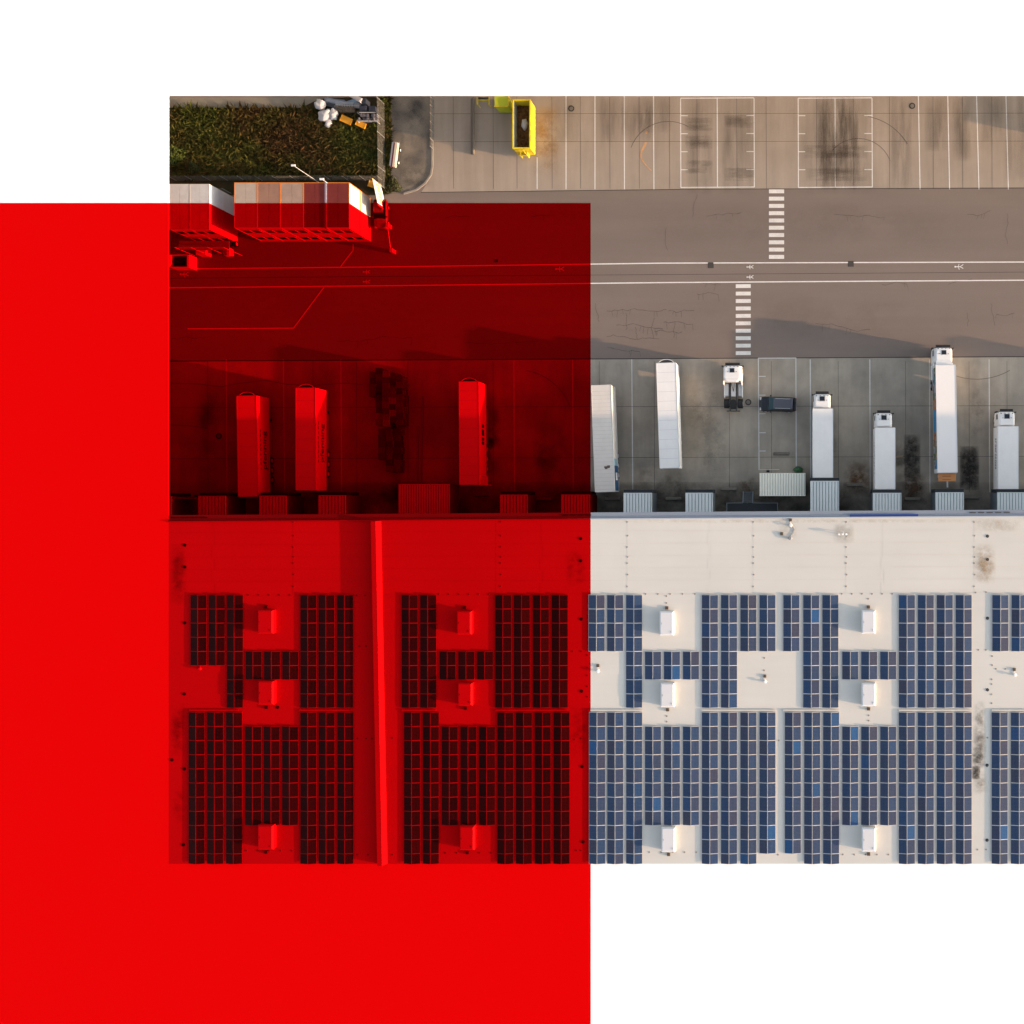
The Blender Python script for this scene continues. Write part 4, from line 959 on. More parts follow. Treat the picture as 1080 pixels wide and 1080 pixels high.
# ------------------------------------------------------------------ yard furniture
def manhole(x, y, label, z=.03, r=.42):
    t = thing('manhole_cover', label, 'manhole', (*W(x,y),0)); MB().ring(0,0,r*.62,r,z).build('ring_frame', col('iron_dark', (.05,.045,.04), 0), t)
    MB().ring(0,0,0,r*.6,z-.004).build('cover', col('iron_cover', (.22,.20,.17), 0), t)
manhole(789.2,424.2,'round manhole between tractor unit and marked bay'); manhole(602.5,114.5,'round manhole on upper lot right of yellow skip'); manhole(962,111.7,'round manhole at the top right of upper lot'); manhole(231,460,'round manhole in the red area left yard')
for x, y, lab in ((749.6,279.8,'dark square road drain left of the pedestrian crossing'),(897.4,278.3,'dark square road drain right of pedestrian crossing'),(523.5,275,'dark small drain in the red part of road')):
    s = .38 if x > 623 else .22; b = MB(); b.box(-s,s,-s,s,0,.016)
    t = thing('road_drain', lab, 'drain', (*W(x,y),0)); b.build('frame', col('iron_dark', (.05,.045,.04), 0), t); b = MB()
    for k in range(5): b.box(-s*.8,s*.8,-s*.8+k*s*.36,-s*.8+k*s*.36+s*.12,.016,.03)
    b.build('grate', col('iron_grate', (.12,.11,.10), 0), t)
WS = [(824,478.6,'concrete wheel stop inside the marked bay'),(768.7,515.8,'concrete wheel stop left of the metal stairs'),(646.5,526,'concrete wheel stop behind the dirty cream trailer'),(710.5,526,'concrete wheel stop between the two grey shelters'),(901.5,511.6,'concrete wheel stop on rust stain beside box truck'),
      (962,526.3,'concrete wheel stop between box truck and graphic trailer'),(1024.5,524.8,'concrete wheel stop at the foot of the black oil patch'),(509,522,'wheel stop behind lone trailer in red area'),(574,526.5,'wheel stop between right hand red area shelters')]
for x, y, lab in WS:
    zn = 'red' if x < 623 else None
    b = MB(); b.loft([[(-1.05,-.22,0),(1.05,-.22,0),(1.05,.22,0),(-1.05,.22,0)],[(-1.0,-.12,.3),(1.0,-.12,.3),(1.0,.12,.3),(-1.0,.12,.3)]])
    o = b.build('wheel_stop', material('stop_concrete', (.22,.20,.17), .9, .2, zone=zn, var=.3, scale=1.5), fixn=True); o.location = (*W(x,y),.02); o.rotation_euler = (0,0,R(random.uniform(-2,2))); tag(o, lab, 'wheel stop', 'concrete wheel stops in the yard')
# corrugated container
x0_, y1_ = W(801, 499, 2.7); x1_, y0_ = W(849.6, 523, 2.7)
t = thing('storage_container', 'cream corrugated storage container standing by the docks', 'container', ((x0_+x1_)/2, (y0_+y1_)/2, 0)); hx, hy = (x1_-x0_)/2, (y1_-y0_)/2
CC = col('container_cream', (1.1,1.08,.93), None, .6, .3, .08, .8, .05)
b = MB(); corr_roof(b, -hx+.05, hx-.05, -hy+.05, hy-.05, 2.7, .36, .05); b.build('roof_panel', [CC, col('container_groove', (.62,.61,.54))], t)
b = MB()
for k in range(16):
    xa = -hx+.08+k*(2*hx-.16)/16; wv = (2*hx-.16)/16
    for s in (-1, 1): b.box(xa, xa+wv*.6, min(s*hy, s*(hy-.06)), max(s*hy, s*(hy-.06)), .15, 2.6); b.box(xa+wv*.6, xa+wv, min(s*(hy-.03), s*(hy-.06)), max(s*(hy-.03), s*(hy-.06)), .15, 2.6)
b.box(-hx, -hx+.04, -hy+.06, hy-.06, .15, 2.6); b.build('side_wall', CC, t)
b = MB()
for sx in (-1,1):
    for sy in (-1,1): b.box(min(sx*hx,sx*(hx-.12)), max(sx*hx,sx*(hx-.12)), min(sy*(hy+.01),sy*(hy-.12)), max(sy*(hy+.01),sy*(hy-.12)), 0, 2.72)
    b.box(-hx+.1,hx-.1,min(sx*(hy+.01),sx*(hy-.05)),max(sx*(hy+.01),sx*(hy-.05)),2.6,2.71)
b.build('corner_post', CC, t)
for s in (0, 1):
    b = MB(); b.box(hx-.05, hx, -hy+.14+s*(hy-.12), -.01+s*(hy-.12), .2, 2.55); b.build('door', CC, t)
# green barrel heap
x_, y_ = W(842, 495.2, .8); b = MB(); bm = bmesh.new(); bmesh.ops.create_icosphere(bm, subdivisions=3, radius=1)
for v in bm.verts: q = 1+.07*math.sin(5*v.co.x+3*v.co.y); v.co = Vector((v.co.x*.66*q, v.co.y*.45*q, max(0, v.co.z*1.1*q)))
b.addbm(bm); o = b.build('green_tank', col('tank_green', (.035,.12,.05), None, .5, .3, .2, 2), smooth=True); o.location = (x_, y_, 0); tag(o, 'dark green rounded tank behind the cream container', 'tank')
b = MB(); b.bbox(-.2,.2,-.12,.12,0,.3,.04); o = b.build('rubble_stone', BLACK()); o.location = (*W(810,497),0); tag(o, 'small black block above the cream container', 'block')
# stairs and platform with railing
x0_, y1_ = W(766.4, 530.3, 1.9); x1_, y0_ = W(820, 542, 1.9); y0_ = max(y0_, edge_y(790)-.1)
t = thing('loading_platform', 'dark steel platform with railing and stairs at the wall', 'platform', ((x0_+x1_)/2, y0_, 0)); hx = (x1_-x0_)/2; D = y1_-y0_
MB().box(-hx, hx, 0, D, .9, 1.0).build('deck', col('deck_dark', (.035,.042,.05)), t)
b = MB()
for k in range(6):
    x = -hx+2*hx*k/5; b.tube((x,D-.03,1.0),(x,D-.03,1.95),.025,6); b.tube((x,D-.15,0),(x,D-.15,.9),.05,6)
sx0, sx1 = PX(783.5,1.5)-t.location.x, PX(793.8,1.5)-t.location.x
for z_ in (1.5,1.95):
    b.tube((-hx,D-.03,z_),(sx0,D-.03,z_),.035,6); b.tube((sx1,D-.03,z_),(hx,D-.03,z_),.035,6)
    b.tube((-hx,0,z_),(-hx,D,z_),.035,6); b.tube((hx,0,z_),(hx,D,z_),.035,6)
b.build('railing', col('rail_grey', (.20,.24,.27)), t)
b = MB(); sd = PY(518.3,.3)-t.location.y
for k in range(6): yy = D+(sd-D)*(k+.5)/6; b.box(sx0+.04, sx1-.04, yy-.09, yy+.09, .9-.15*k-.03, .9-.15*k)
b.build('stair_tread', col('tread_grey', (.12,.14,.155)), t)
b = MB()
for x in (sx0, sx1): b.tube((x,D,1.95),(x,sd,1.1),.035,6); b.tube((x,sd,0),(x,sd,1.1),.03,6); b.tube((x,D,.9),(x,sd,.05),.05,6)
b.build('stair_rail', col('rail_grey', (.20,.24,.27)), t)
# a plank lying beside the second box truck, bollards
b = MB(); b.box(-.75,.75,-.09,.09,0,.06); o = b.build('timber_plank', col('wood_pale', (.42,.34,.22))); o.location = (*W(946.5,481.8),.01); o.rotation_euler = (0,0,R(9)); tag(o, 'pale timber plank lying beside the second box truck', 'plank')
b = MB(); b.box(-.5,.5,-.2,.2,0,.3); 

# ------------------------------------------------------------------ pallets
def pallet_mesh(m):
    b = MB()
    for k in range(7): y = -.4+k*.8/7+.01; b.box(-.6,.6,y,y+.085,.122,.144)
    for x in (-.6,-.07,.46):
        b.box(x,x+.14,-.4,.4,.1,.122)
        for y in (-.4,-.07,.26): b.box(x,x+.14,y,y+.14,.022,.1)
        b.box(x,x+.14,-.4,.4,0,.022)
    o = b.build('pallet', m); me = o.data; bpy.data.objects.remove(o); return me
pal = [pallet_mesh(material('pallet_wood_%d' % i, c_, .9, .1, zone='red', var=.25, scale=1.5, objrand=.3)) for i, c_ in enumerate(((.16,.12,.09),(.12,.09,.07),(.22,.17,.13),(.09,.07,.05)))]
rr = random.Random(11); cnt = 0
rows = []
# (x centres px, y from, y to) columns of the heap read off the photo at stack height
grid = [(391.5,392,419,14),(398.5,388,414,14),(405.5,391,449,16),(398.5,416,450,14),(412.5,393,448,15),(419.5,396,450,15),(401,452,487,12),(409,452,495,12),(417,452,497,10)]
ci = 0
for (px, ya, yb2, nst) in grid:
    ci += 1; y = ya+3.3; r_ = 0
    while y < yb2:
        r_ += 1; n_ = max(3, nst-rr.choice((0,0,1,1,2))); z_ = n_*.144
        x_, y_ = W(px+rr.uniform(-.5,.5), y, z_)
        part_ = 'upper' if y < 430 else 'lower'
        t = thing('pallet_stack', 'stack of %d wooden pallets, %s in %s column of the heap, seen in red' % (n_, ORD[r_-1], ORD[ci-1]), 'pallets', (x_, y_, .004), R(rr.uniform(-3,3)), 'pallet stacks heaped in the yard')
        for k in range(n_):
            o = bpy.data.objects.new('pallet', rr.choice(pal)); C.objects.link(o); o.parent = t; o.location = (rr.uniform(-.02,.02)+(.17), rr.uniform(-.02,.02), k*.1442); o.rotation_euler = (0,0,R(rr.uniform(-1.2,1.2))); o.scale = (.75,1.04,1)
        y += 6.55
# long thin rails lying in the yard right of the pallets
for (x, ya, yb2, lab) in ((445.5,417.5,508,'long thin steel rail lying left in the yard, seen in red'),(441,450,508,'shorter thin steel rail lying beside the long one, in red')):
    b = MB(); l = (yb2-ya)*H/F; b.box(-.05,.05,-l/2,l/2,0,.14); o = b.build('steel_rail', GREY('red')); o.location = (*W(x,(ya+yb2)/2),.01); o.rotation_euler = (0,0,R(-1.5)); tag(o, lab, 'rail')

# ------------------------------------------------------------------ stacked cabins (upper left)
def cabin(px0, px1, py0, py1, z0, z1, label, roof_c, trim, name='site_cabin', zone=6.1, win=True, topstorey=True, frame=None, endm=None):
    zt = 6.1; x0_, y1_ = W(px0, py0, zt); x1_, y0_ = W(px1, py1, zt)
    t = thing(name, label, 'cabin', ((x0_+x1_)/2, (y0_+y1_)/2, z0), 0, 'stacked site cabins'); hx, hy = (x1_-x0_)/2-.012, (y1_-y0_)/2; h_ = z1-z0-.01
    wm_ = endm or col('cabin_wall', (.74,.70,.62), zone, .6); fm = col('frame_'+trim[0], trim[1], zone, .5)
    b = MB(); b.box(-hx+.03,hx-.03,-hy+.03,hy-.03,.1,h_-.1); b.build('wall', wm_, t)
    b = MB()
    if topstorey:
        b.box(-hx+.06,-.02,-hy+.06,hy-.06,h_-.1,h_-.02); b.box(.02,hx-.06,-hy+.06,hy-.06,h_-.1,h_-.02)
        for k in range(1,14): yy = -hy+.06+k*(2*hy-.12)/14; b.box(-hx+.07,hx-.07,yy-.015,yy+.015,h_-.02,h_-.008)
        b.build('roof_panel', material('cabin_roof_'+roof_c[0], roof_c[1], .8, .08, zone=zone, var=.22, scale=.9, fine=.12), t)
    b = MB()
    for sx in (-1,1):
        for sy in (-1,1): b.box(min(sx*hx,sx*(hx-.1)),max(sx*hx,sx*(hx-.1)),min(sy*hy,sy*(hy-.1)),max(sy*hy,sy*(hy-.1)),0,h_)
        for za, zb in ((0,.12),(h_-.12,h_-.003)):
            b.box(-hx+.1,hx-.1,min(sx*hy,sx*(hy-.08)),max(sx*hy,sx*(hy-.08)),za,zb); b.box(min(sx*hx,sx*(hx-.06)),max(sx*hx,sx*(hx-.06)),-hy+.1,hy-.1,za,zb)
    b.build('frame', fm, t)
    if win:
        for s in (-.62,.62):
            f_ = MB(); f_.box(s-.5,s+.5,-hy-.0,-hy+.06,.95,2.1); fo = f_.build('window', fm, t)
            g_ = MB(); g_.box(s-.43,s+.43,-hy-.015,-hy-.002,1.02,2.03); g_.build('pane', GLASS('red'), fo)
    return t
OR = ('orange', (.95,.27,.02)); WH = ('pale', (.72,.70,.66)); 
rc = [('greige',(.52,.44,.37)),('rose',(.38,.22,.16)),('rosegrey',(.44,.31,.245)),('wine',(.22,.04,.035)),('wine',(.22,.04,.035))]
nm = ['leftmost','second','middle','fourth','rightmost']; nc = ['grey','pink brown','beige','dark red','dark red']
for i in range(5):
    a, b2 = 246.9+24.3*i, 246.9+24.3*(i+1)
    cabin(a, b2, 192.4, 240.6, 3.05, 6.1, '%s upper cabin of the orange trimmed row, %s roof' % (nm[i], nc[i]), rc[i], OR)
    cabin(a, b2, 192.4, 240.6, .02, 3.05, '%s lower cabin of the orange trimmed row' % nm[i], rc[i], OR, topstorey=False)
for i, (a, b2, n_) in enumerate(((178.3,199.6,'left'),(200.3,220.6,'right'))):
    cabin(a, b2, 194, 242, 3.05, 6.1, '%s upper white cabin of the plain white stack' % n_, ('white',(.66,.68,.70)), WH, endm=col('cabin_white', (.70,.73,.76), 6.1))
    cabin(a, b2, 194, 242, .02, 3.05, '%s lower white cabin of the plain white stack' % n_, ('white',(.66,.68,.70)), WH, topstorey=False, endm=col('cabin_white', (.70,.73,.76), 6.1))
# walkway gallery before the white stack
x_, y_ = W(213, 250, 3); t = thing('access_gallery', 'steel gallery in front of the plain white cabins, seen in red', 'gallery', (x_+.4, y_-1.1, 0))
MB().box(-3.4,3.2,-.6,.6,2.95,3.05).build('deck', GREY('red'), t); b = MB()
for x in (-3.3,-1.2,1.0,3.1): b.tube((x,-.55,0),(x,-.55,4.1),.04,6)
b.tube((-3.3,-.55,4.1),(3.1,-.55,4.1),.035,6); b.tube((-3.3,-.55,3.6),(3.1,-.55,3.6),.03,6); b.build('railing', ALU('red'), t)
# grey-blue pipe over the cabin roof
z_ = 6.14; b = MB(); p0, p1 = W(343.7,192,z_), W(343.7,241,z_); b.box(-.11,.11,p1[1],p0[1],0,.05); o = b.build('roof_duct', col('duct_blue', (.26,.36,.50), 6.1)); o.location = (p0[0],0,z_); tag(o, 'grey blue duct across the dark red cabin roofs', 'duct')
# lamp masts leaning out of the grass
for (bx, by, tx, ty, zt, lab) in ((330,189,309.5,174.5,6.5,'slim white lamp mast standing behind the orange trimmed cabins'),(366,203,339.5,189,7.5,'slim white mast rising beside the grey blue duct')):
    x_, y_ = W(tx, ty, zt); t = thing('lamp_mast', lab, 'lamp', (x_, y_, 0)); MB().tube((0,0,0),(0,0,zt),.045,8,0,.03).build('pole', ALU(), t)
    MB().bbox(-.28,.28,-.13,.13,zt-.02,zt+.1,.04).build('lamp_head', WHITE(), t)
# mesh fences
def fence(pts, hgt, label, zn=None, mesh=True, step=2.4, wire=.16):
    base = Vector((*W(*pts[0]), 0)); t = thing('mesh_fence', label, 'fence', base)
    m = MB(); P = MB(); posts = []
    for a, b_ in zip(pts, pts[1:]):
        A = Vector((*W(*a), 0))-base; B = Vector((*W(*b_), 0))-base; L_ = (B-A).length; n_ = max(1, round(L_/step)); nw = int(L_/wire)
        for k in range(n_+1): posts.append(A.lerp(B, k/n_))
        for k in range(nw+1):
            p = A.lerp(B, k/nw); m.tube(p+Vector((0,0,.05)), p+Vector((0,0,hgt-.05)), .014, 3)
        for k in range(int(hgt/.2)+1): m.tube(A+Vector((0,0,.05+.2*k)), B+Vector((0,0,.05+.2*k)), .014, 3)
    m.build('wire_mesh', col('fence_wire', (.13,.125,.11), zn), t)
    for p in posts:
        q = MB(); q.tube(p, p+Vector((0,0,hgt+.1)), .03, 6); q.build('post', GREY(zn), t)
    return t
fence([(406.3,110.6),(407.5,200)], 2.5, 'tall wire fence between the grass bank and the gravel lot')
fence([(186,190.5),(404,190.5)], 1.8, 'wire fence along the grass bank behind the cabins')
fence([(457.5,106),(457.5,158)], 1.3, 'short wire fence between the gravel and concrete lots', step=1.1, wire=.5)
fence([(225,204),(244,204)], 2.0, 'short fence panel between the two cabin stacks', step=2.4)
# white bags
def bag(px, py, r, label, seed, m, cat='sack', sy=1.0, name='white_sack', g=None, hz=.8):
    bm = bmesh.new(); bmesh.ops.create_icosphere(bm, subdivisions=3, radius=1); rr = random.Random(seed); ph = [rr.uniform(0,6) for _ in range(6)]
    for v in bm.verts:
        c_ = v.co; q = 1+.14*math.sin(4*c_.x+ph[0])*math.sin(5*c_.y+ph[1])+.08*math.sin(9*c_.y+7*c_.z+ph[2])
        v.co = Vector((c_.x*r*q, c_.y*r*sy*q, r*hz*(.85+max(-.85, c_.z*q))))
    b = MB(); b.addbm(bm); o = b.build(name, m, smooth=True); o.location = (*W(px,py,r),.01); o.rotation_euler = (0,0,rr.uniform(0,3)); tag(o, label, cat, g); return o
SACK = col('sack_white', (.66,.68,.73), None, .8, .2, .12, 2)
bag(337,110,.72,'round white sack at the end of the concrete strip',1,SACK); bag(342,121,.72,'large crumpled white sack in the grass',2,SACK,sy=1.3); bag(351,120.5,.6,'upright white sack right of the crumpled one',3,SACK,sy=1.3); bag(346,130,.45,'smallest white sack below the other three',4,SACK,sy=1.4)
# orange wheelbarrows / trays
def tray(px, py, rz, label, s=1.0):
    t = thing('orange_skip', label, 'skip', (*W(px,py,.6),0), rz, 'small orange tipping skips'); m = col('skip_orange', (1.0,.42,.02), None, .5, .4, .08)
    b = MB(); a = .75*s; c_ = .42*s
    o1 = [(-a,-c_,.75),(a,-c_,.75),(a,c_,.75),(-a,c_,.75)]; i1 = [(-a*.6,-c_*.8,.2),(a*.8,-c_*.8,.2),(a*.8,c_*.8,.2),(-a*.6,c_*.8,.2)]; i2 = [(x*.92,y*.88,z) for x, y, z in o1]
    for i in range(4): j = (i+1) % 4; b.face([i1[i],i1[j],o1[j],o1[i]]); b.face([o1[i],o1[j],i2[j],i2[i]]); b.face([i2[i],i2[j],i1[j],i1[i]])
    b.face(i1); b.build('tray', m, t)
    b = MB(); b.face([(-a*.92,-c_*.88,.72),(a*.92,-c_*.88,.72),(a*.92,c_*.88,.72),(-a*.92,c_*.88,.72)]); b.build('lid', col('skip_lid_orange', (1.0,.45,.03), None, .5), t)
    b = MB(); b.box(-a*.6,a*.6,-c_*.7,-c_*.6,0,.2); b.box(-a*.6,a*.6,c_*.6,c_*.7,0,.2); b.build('skid', DARK(), t)
tray(365.5,126.8,R(-24),'left orange skip on the grass beside pallet cages',1.05); tray(380.8,131.3,R(-24),'right orange skip on the grass near wire fence',.9); tray(394.8,195.2,R(-18),'orange skip standing beside the banner and cabins',1.05)
# scaffolding rack and clutter by the fence
def rack(x0p, y0p, x1p, y1p, hgt, label, name, m1, m2, nx, ny, seed):
    xa, yb2 = W(x0p, y1p, hgt); xb, ya = W(x1p, y0p, hgt); t = thing(name, label, 'rack', ((xa+xb)/2,(ya+yb2)/2,0)); hx, hy = (xb-xa)/2, (ya-yb2)/2; rr = random.Random(seed)
    b = MB()
    for sx in (-hx,hx):
        for sy in (-hy,hy): b.box(sx-.05,sx+.05,sy-.05,sy+.05,0,hgt)
    b.box(-hx,hx,-hy-.05,-hy+.04,hgt-.1,hgt); b.box(-hx,hx,hy-.04,hy+.05,hgt-.1,hgt); b.build('frame', m1, t)
    b = MB()
    for i in range(nx):
        for j in range(ny):
            if rr.random() < .15: continue
            x = -hx+(i+.5)*2*hx/nx; y = -hy+(j+.5)*2*hy/ny; b.box(x-hx/nx*.7,x+hx/nx*.7,y-hy/ny*.7,y+hy/ny*.7,.1,hgt-.15+rr.uniform(-.2,.1))
    b.build('load', m2, t); return t
rack(377,118.5,397,127.5,1.2,'grey pallet cage rack beside the wire fence','pallet_cage',ALU(),col('load_grey', (.22,.22,.25)),9,2,2)
rack(377,101.8,396,117.5,1.6,'dark covered material rack at the fence corner','material_rack',DARK(),col('load_navy', (.04,.05,.08)),2,2,3)
rr = random.Random(9)
for i, (x, y, l, a, lab, c_) in enumerate(((352,106.5,3.0,5,'topmost grey blue scaffold board bundle',(.25,.30,.40)),(358,107.5,4.0,12,'second long grey blue board bundle near sacks',(.45,.50,.60)),(366,110,3.6,3,'third pale board bundle near the rack',(.55,.58,.62)),(354,111.5,2.6,18,'lowest dark board bundle above brown pallet',(.08,.09,.12)),(371,107,2.0,-18,'pale blue board bundle tilted beside rack',(.30,.45,.60)),(381,108,2.0,30,'white bar bundle on the dark rack side',(.6,.62,.66)))):
    b = MB()
    for k in range(5): b.box(-l/2+rr.uniform(0,.3),l/2-rr.uniform(0,.3),-.32+.13*k,-.32+.13*k+.09,.0,.25+rr.uniform(0,.18))
    o = b.build('board_bundle', col('board_%d' % i, c_, None, .6)); o.location = (*W(x,y,.4),1.85 if i == 5 else .01); o.rotation_euler = (0,0,R(-a)); tag(o, lab, 'boards')
b = MB(); b.box(-1.3,1.3,-.5,.5,0,.3)
for k in range(8): b.box(-1.3+k*.33,-1.1+k*.33,-.52,.52,.3,.36)
o = b.build('timber_pallet', col('wood_brown', (.22,.17,.12))); o.location = (*W(364,114.5,.3),.01); tag(o, 'brown timber pallet below the board bundles', 'pallet')
# white and red stacked boat-like boards on the gravel
t = thing('board_trailer', 'narrow white trailer loaded with red and white boards on gravel', 'trailer', (*W(416,163,.7),0), R(-7))
b = MB(); b.box(-.45,.4,-1.7,1.75,.5,.6); b.build('bed', GREY(), t)
for x, wd, m, za in ((-.42,.22,ALU(),.9),(-.16,.2,col('board_red', (.35,.03,.03)),1.0),(.08,.34,col('board_cream', (.7,.62,.5)),1.1)):
    b = MB(); b.box(x,x+wd,-1.7+rr.uniform(-.2,.2),1.6+rr.uniform(-.2,.2),.6,za); b.build('board', m, t)
for sx in (-.5,.45):
    for sy in (-.9,.8): add_wheel(t, sx, sy, None, .28, .16)
# banner and barrier
p0, p1 = W(403.5,196.5), W(409.3,224); A = Vector((p0[0],p0[1],0)); B = Vector((p1[0],p1[1],0)); dv = (B-A); L_ = dv.length; ang = math.atan2(dv.y, dv.x)
t = thing('standing_banner', 'long white banner with orange lettering standing by the gravel corner', 'banner', A, ang)
b = MB(); b.box(0,L_,-.02,.02,.5,3.0); b.build('banner_cloth', col('banner_white', (.78,.76,.70), 3), t)
b = MB()
for k in range(7): xx = .35+k*(L_-.7)/7; b.box(xx,xx+.22,.021,.03,1.3,2.2); b.box(xx+.22,xx+.32,.021,.03,1.3,1.5)
b.build('banner_lettering', col('banner_orange', (.65,.40,.08), 3), t)
for q in (0, L_):
    b = MB(); b.tube((q,0,0),(q,0,3.1),.05,6); b.build('pole', col('pole_yellow', (.7,.5,.08), 3), t)
x_, y_ = W(412,240); t = thing('boom_barrier', 'raised boom barrier beside the road, seen in red', 'barrier', (x_,y_,0))
MB().bbox(-.2,.2,-.25,.25,0,1.1,.04).build('drive_box', ALU('red'), t); MB().tube((0,0,1.0),(.5,-3.3,1.1),.05,6).build('boom', WHITE('red'), t); MB().bbox(.35,.75,-3.6,-3.1,0,1.2,.04).build('rest_post', ALU('red'), t)
# small red-area items below the cabins
def bin_(px0,py0,px1,py1,h_,label,m,name='waste_bin',open_=False,zn='red'):
    xa, y0_ = W(px0,py1,h_); xb, y1_ = W(px1,py0,h_); t = thing(name, label, 'container', ((xa+xb)/2,(y0_+y1_)/2,0)); hx, hy = (xb-xa)/2, (y1_-y0_)/2; b = MB()
    if open_:
        b.box(-hx,hx,-hy,-hy+.08,.0,h_); b.box(-hx,hx,hy-.08,hy,0,h_); b.box(-hx,-hx+.08,-hy+.08,hy-.08,0,h_); b.box(hx-.3,hx,-hy+.08,hy-.08,0,h_); b.build('body', m, t)
        b = MB(); rr = random.Random(4)
        for k in range(14): yy = -hy+.15+k*(2*hy-.3)/14; b.box(-hx+.1,hx-.32,yy,yy+.07,h_*.5,h_*.5+rr.uniform(.1,.4))
        b.build('waste', DARK(zn), t)
    else: b.bbox(-hx,hx,-hy,hy,.05,h_,.05); b.build('body', m, t); b = MB(); b.bbox(-hx-.04,hx+.04,-hy-.04,hy+.04,h_,h_+.06,.02); b.build('lid', m, t)
bin_(178.5,268.5,199.5,282,1.6,'open skip with dark waste at the left picture edge',WHITE('red'),open_=True,name='open_skip')
bin_(207,258.5,217,268.5,1.3,'light box below the plain white cabins',WHITE('red'),name='equipment_box')
t = thing('compact_roller', 'small machine with dark tyres below the white cabins', 'machine', (*W(244,263),0), R(5))
b = MB(); b.bbox(-.45,.5,-1.1,-.1,.3,1.2,.1); b.build('engine_cover', ALU('red'), t); b = MB(); b.box(.1,.5,-1.3,-.1,1.2,1.35); b.build('canopy', WHITE('red'), t)
for x, y in ((-.7,.6),(.1,.7),(.9,.5),(-.3,.9)): add_wheel(t, x, y, 'red', .42, .3)
# yellow roll-off container
x0_, y1_ = W(540.8,105.4,2.5); x1_, y0_ = W(559.4,156.6,2.5); hx, hy = (x1_-x0_)/2, (y1_-y0_)/2
YL = material('skip_yellow', (.84,.70,.03), .65, .25, var=.15, scale=1.2, fine=.15, var2=((.62,.45,.04), 1.1)); IN = material('skip_inside', (.42,.46,.40), .8, .2, var=.2, scale=1.5, fine=.2)
t = thing('roll_off_skip', 'open yellow roll-off skip with brown waste and white heap', 'skip', ((x0_+x1_)/2,(y0_+y1_)/2,0))
b = MB(); e = .07
b.box(-hx,-hx+e,-hy,hy,.2,2.5); b.box(hx-e,hx,-hy,hy,.2,2.5); b.box(-hx+e,hx-e,-hy,-hy+e,.2,2.5); b.box(-hx+e,hx-e,hy-e,hy,.2,2.5); b.box(-hx+e,hx-e,-hy+e,hy-e,.2,.3)
b.build('body', YL, t)
b = MB()
for s in (-1,1): b.box(min(s*(hx+.06),s*(hx-.13)),max(s*(hx+.06),s*(hx-.13)),-hy-.06,hy+.06,2.5,2.6)
b.box(-hx+.13,hx-.13,-hy-.06,-hy+.12,2.502,2.6); b.box(-hx+.13,hx-.13,hy-.12,hy+.06,2.502,2.6)
for k in range(9):
    y = -hy+.3+k*(2*hy-.6)/8
    for s in (-1,1): b.box(min(s*hx,s*(hx+.07)),max(s*hx,s*(hx+.07)),y-.05,y+.05,.25,2.49)
b.build('rim_and_ribs', YL, t)
b = MB(); b.face([(-hx+e+.005,-hy+e,.32),(-hx+e+.005,-hy+e,2.48),(-hx+e+.005,hy-e,2.48),(-hx+e+.005,hy-e,.32)]); b.build('lining', IN, t)
b = MB(); nx, ny = 10, 24; rr = random.Random(8); g_ = [[.75+.35*rr.random() for _ in range(ny+1)] for _ in range(nx+1)]
for i in range(nx):
    for j in range(ny):
        X = lambda a: -hx+.09+a*(2*hx-.18)/nx; Y = lambda a: -hy+.09+a*(2*hy-.18)/ny
        b.face([(X(i),Y(j),g_[i][j]),(X(i+1),Y(j),g_[i+1][j]),(X(i+1),Y(j+1),g_[i+1][j+1]),(X(i),Y(j+1),g_[i][j+1])])
b.build('waste', material('waste_brown', (.17,.09,.035), .9, .1, var=.5, scale=2, fine=.4), t)
bm = bmesh.new(); bmesh.ops.create_icosphere(bm, subdivisions=3, radius=1)
for v in bm.verts: q = 1+.15*math.sin(5*v.co.x+2)*math.sin(6*v.co.y); v.co = Vector((v.co.x*.42*q-.02, v.co.y*.75*q+.55, 1.05+max(-.2,v.co.z*.45*q)))
b = MB(); b.addbm(bm); b.build('white_heap', SACK, t, smooth=True)
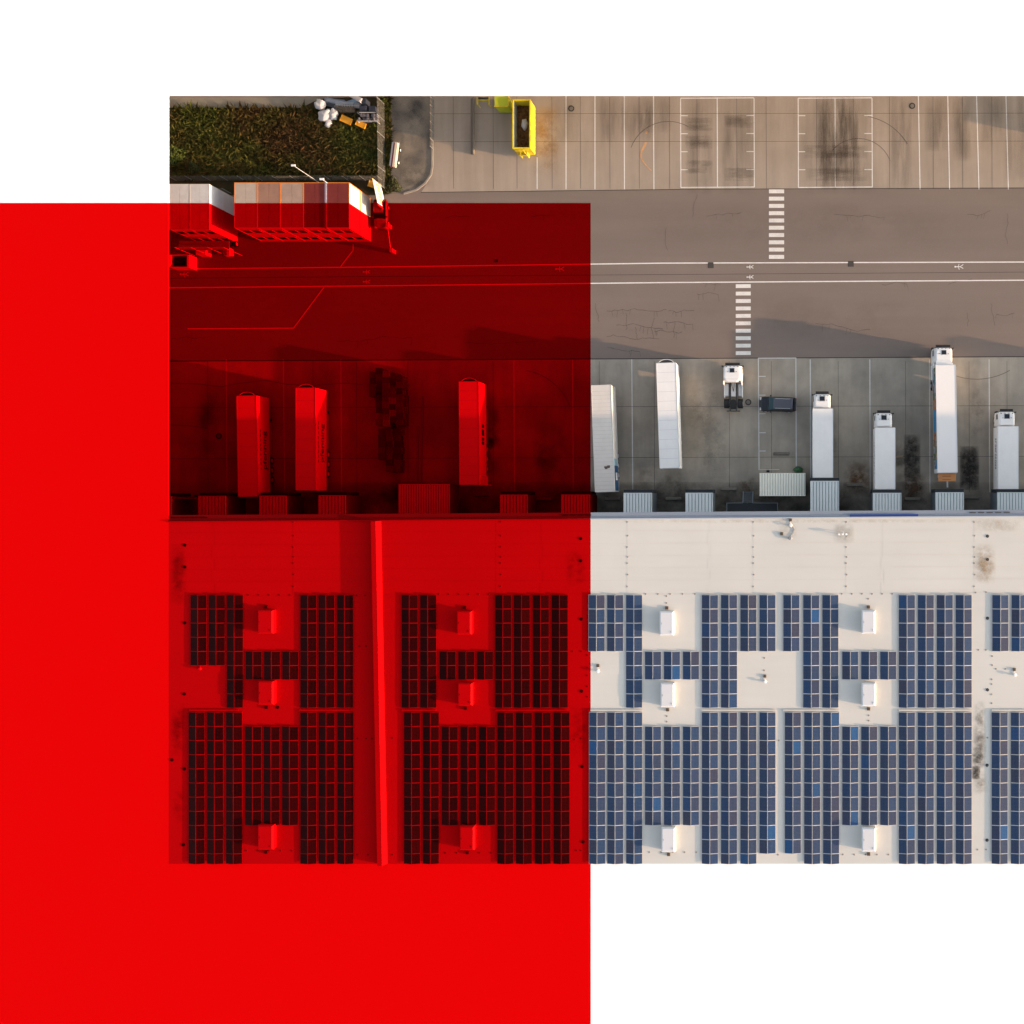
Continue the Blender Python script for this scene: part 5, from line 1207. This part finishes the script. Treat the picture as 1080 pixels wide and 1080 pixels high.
b = MB(); b.box(-.55,-.45,-hy-.5,-hy-.06,.3,1.5); b.box(.35,.45,-hy-.5,-hy-.06,.3,1.5); b.box(-.55,.45,-hy-.6,-hy-.5,1.3,1.5); b.tube((-.5,-hy-.5,1.5),(0,-hy-.1,2.4),.05,6); b.tube((.4,-hy-.5,1.5),(.1,-hy-.1,2.4),.05,6); b.build('lifting_hook', YL, t)
b = MB()
for x in (-.6,.6):
    for y in (-hy+.5,hy-.5): b.tube((x-.1,y,.12),(x+.1,y,.12),.12,10)
b.build('roller', BLACK(), t)
# yellow container end and lifting frame cut by the top picture edge
YD = material('skip_yellow_lime', (.55,.62,.03), .5, .35, var=.08)
xa, yb2 = W(521.6,111.8,2.3); xb, _ = W(535.5,111.8,2.3); yt = PY(101,2.3)
t = thing('yellow_skip', 'closed yellow skip cut off by the top edge', 'skip', ((xa+xb)/2,(yt+yb2)/2,0)); hx, hy = (xb-xa)/2, (yt-yb2)/2
b = MB(); b.box(-hx,hx,-hy,hy-.01,.2,2.3); b.build('body', YD, t); b = MB(); b.box(hx,hx+.15,-hy+.05,hy-.02,1.9,2.35); b.box(-hx-.05,hx+.05,-hy-.08,-hy-.002,2.2,2.34); b.build('rim', YL, t)
x_, y_ = W(509.5,103.5,1.2); t = thing('lifting_frame', 'yellow and dark lifting frame beside the closed skip', 'frame', (x_, y_-.25, 0)); yy = PY(101,1.5)-(y_-.25)
b = MB(); b.box(-.85,-.7,-.6,yy-.02,1.0,1.25); b.box(.7,.85,-.6,yy-.02,1.0,1.25); b.box(-.7,.7,-.05,.08,1.05,1.2); b.tube((-.75,-.55,.1),(-.75,-.55,1.1),.06,6); b.tube((.75,-.55,.1),(.75,-.55,1.1),.06,6); b.build('frame', YL, t)
b = MB(); b.box(-.68,.68,.1,yy-.02,.9,1.12); b.build('panel', DARK(), t)
# guide rail in the upper lot
x_, y_ = W(499,132,.4); b = MB(); l = 60*H/F/2; b.box(-.06,.06,-l,l-.1,0,.45); b.box(-.45,-.06,-l,l-.1,0,.03)
o = b.build('guide_rail', col('rail_rust', (.22,.19,.16))); o.location = (x_, y_, .005); tag(o, 'low steel guide rail left of the yellow skips', 'rail')

for sc in (scene,):
    sc.render.resolution_x = 1024; sc.render.resolution_y = 1024
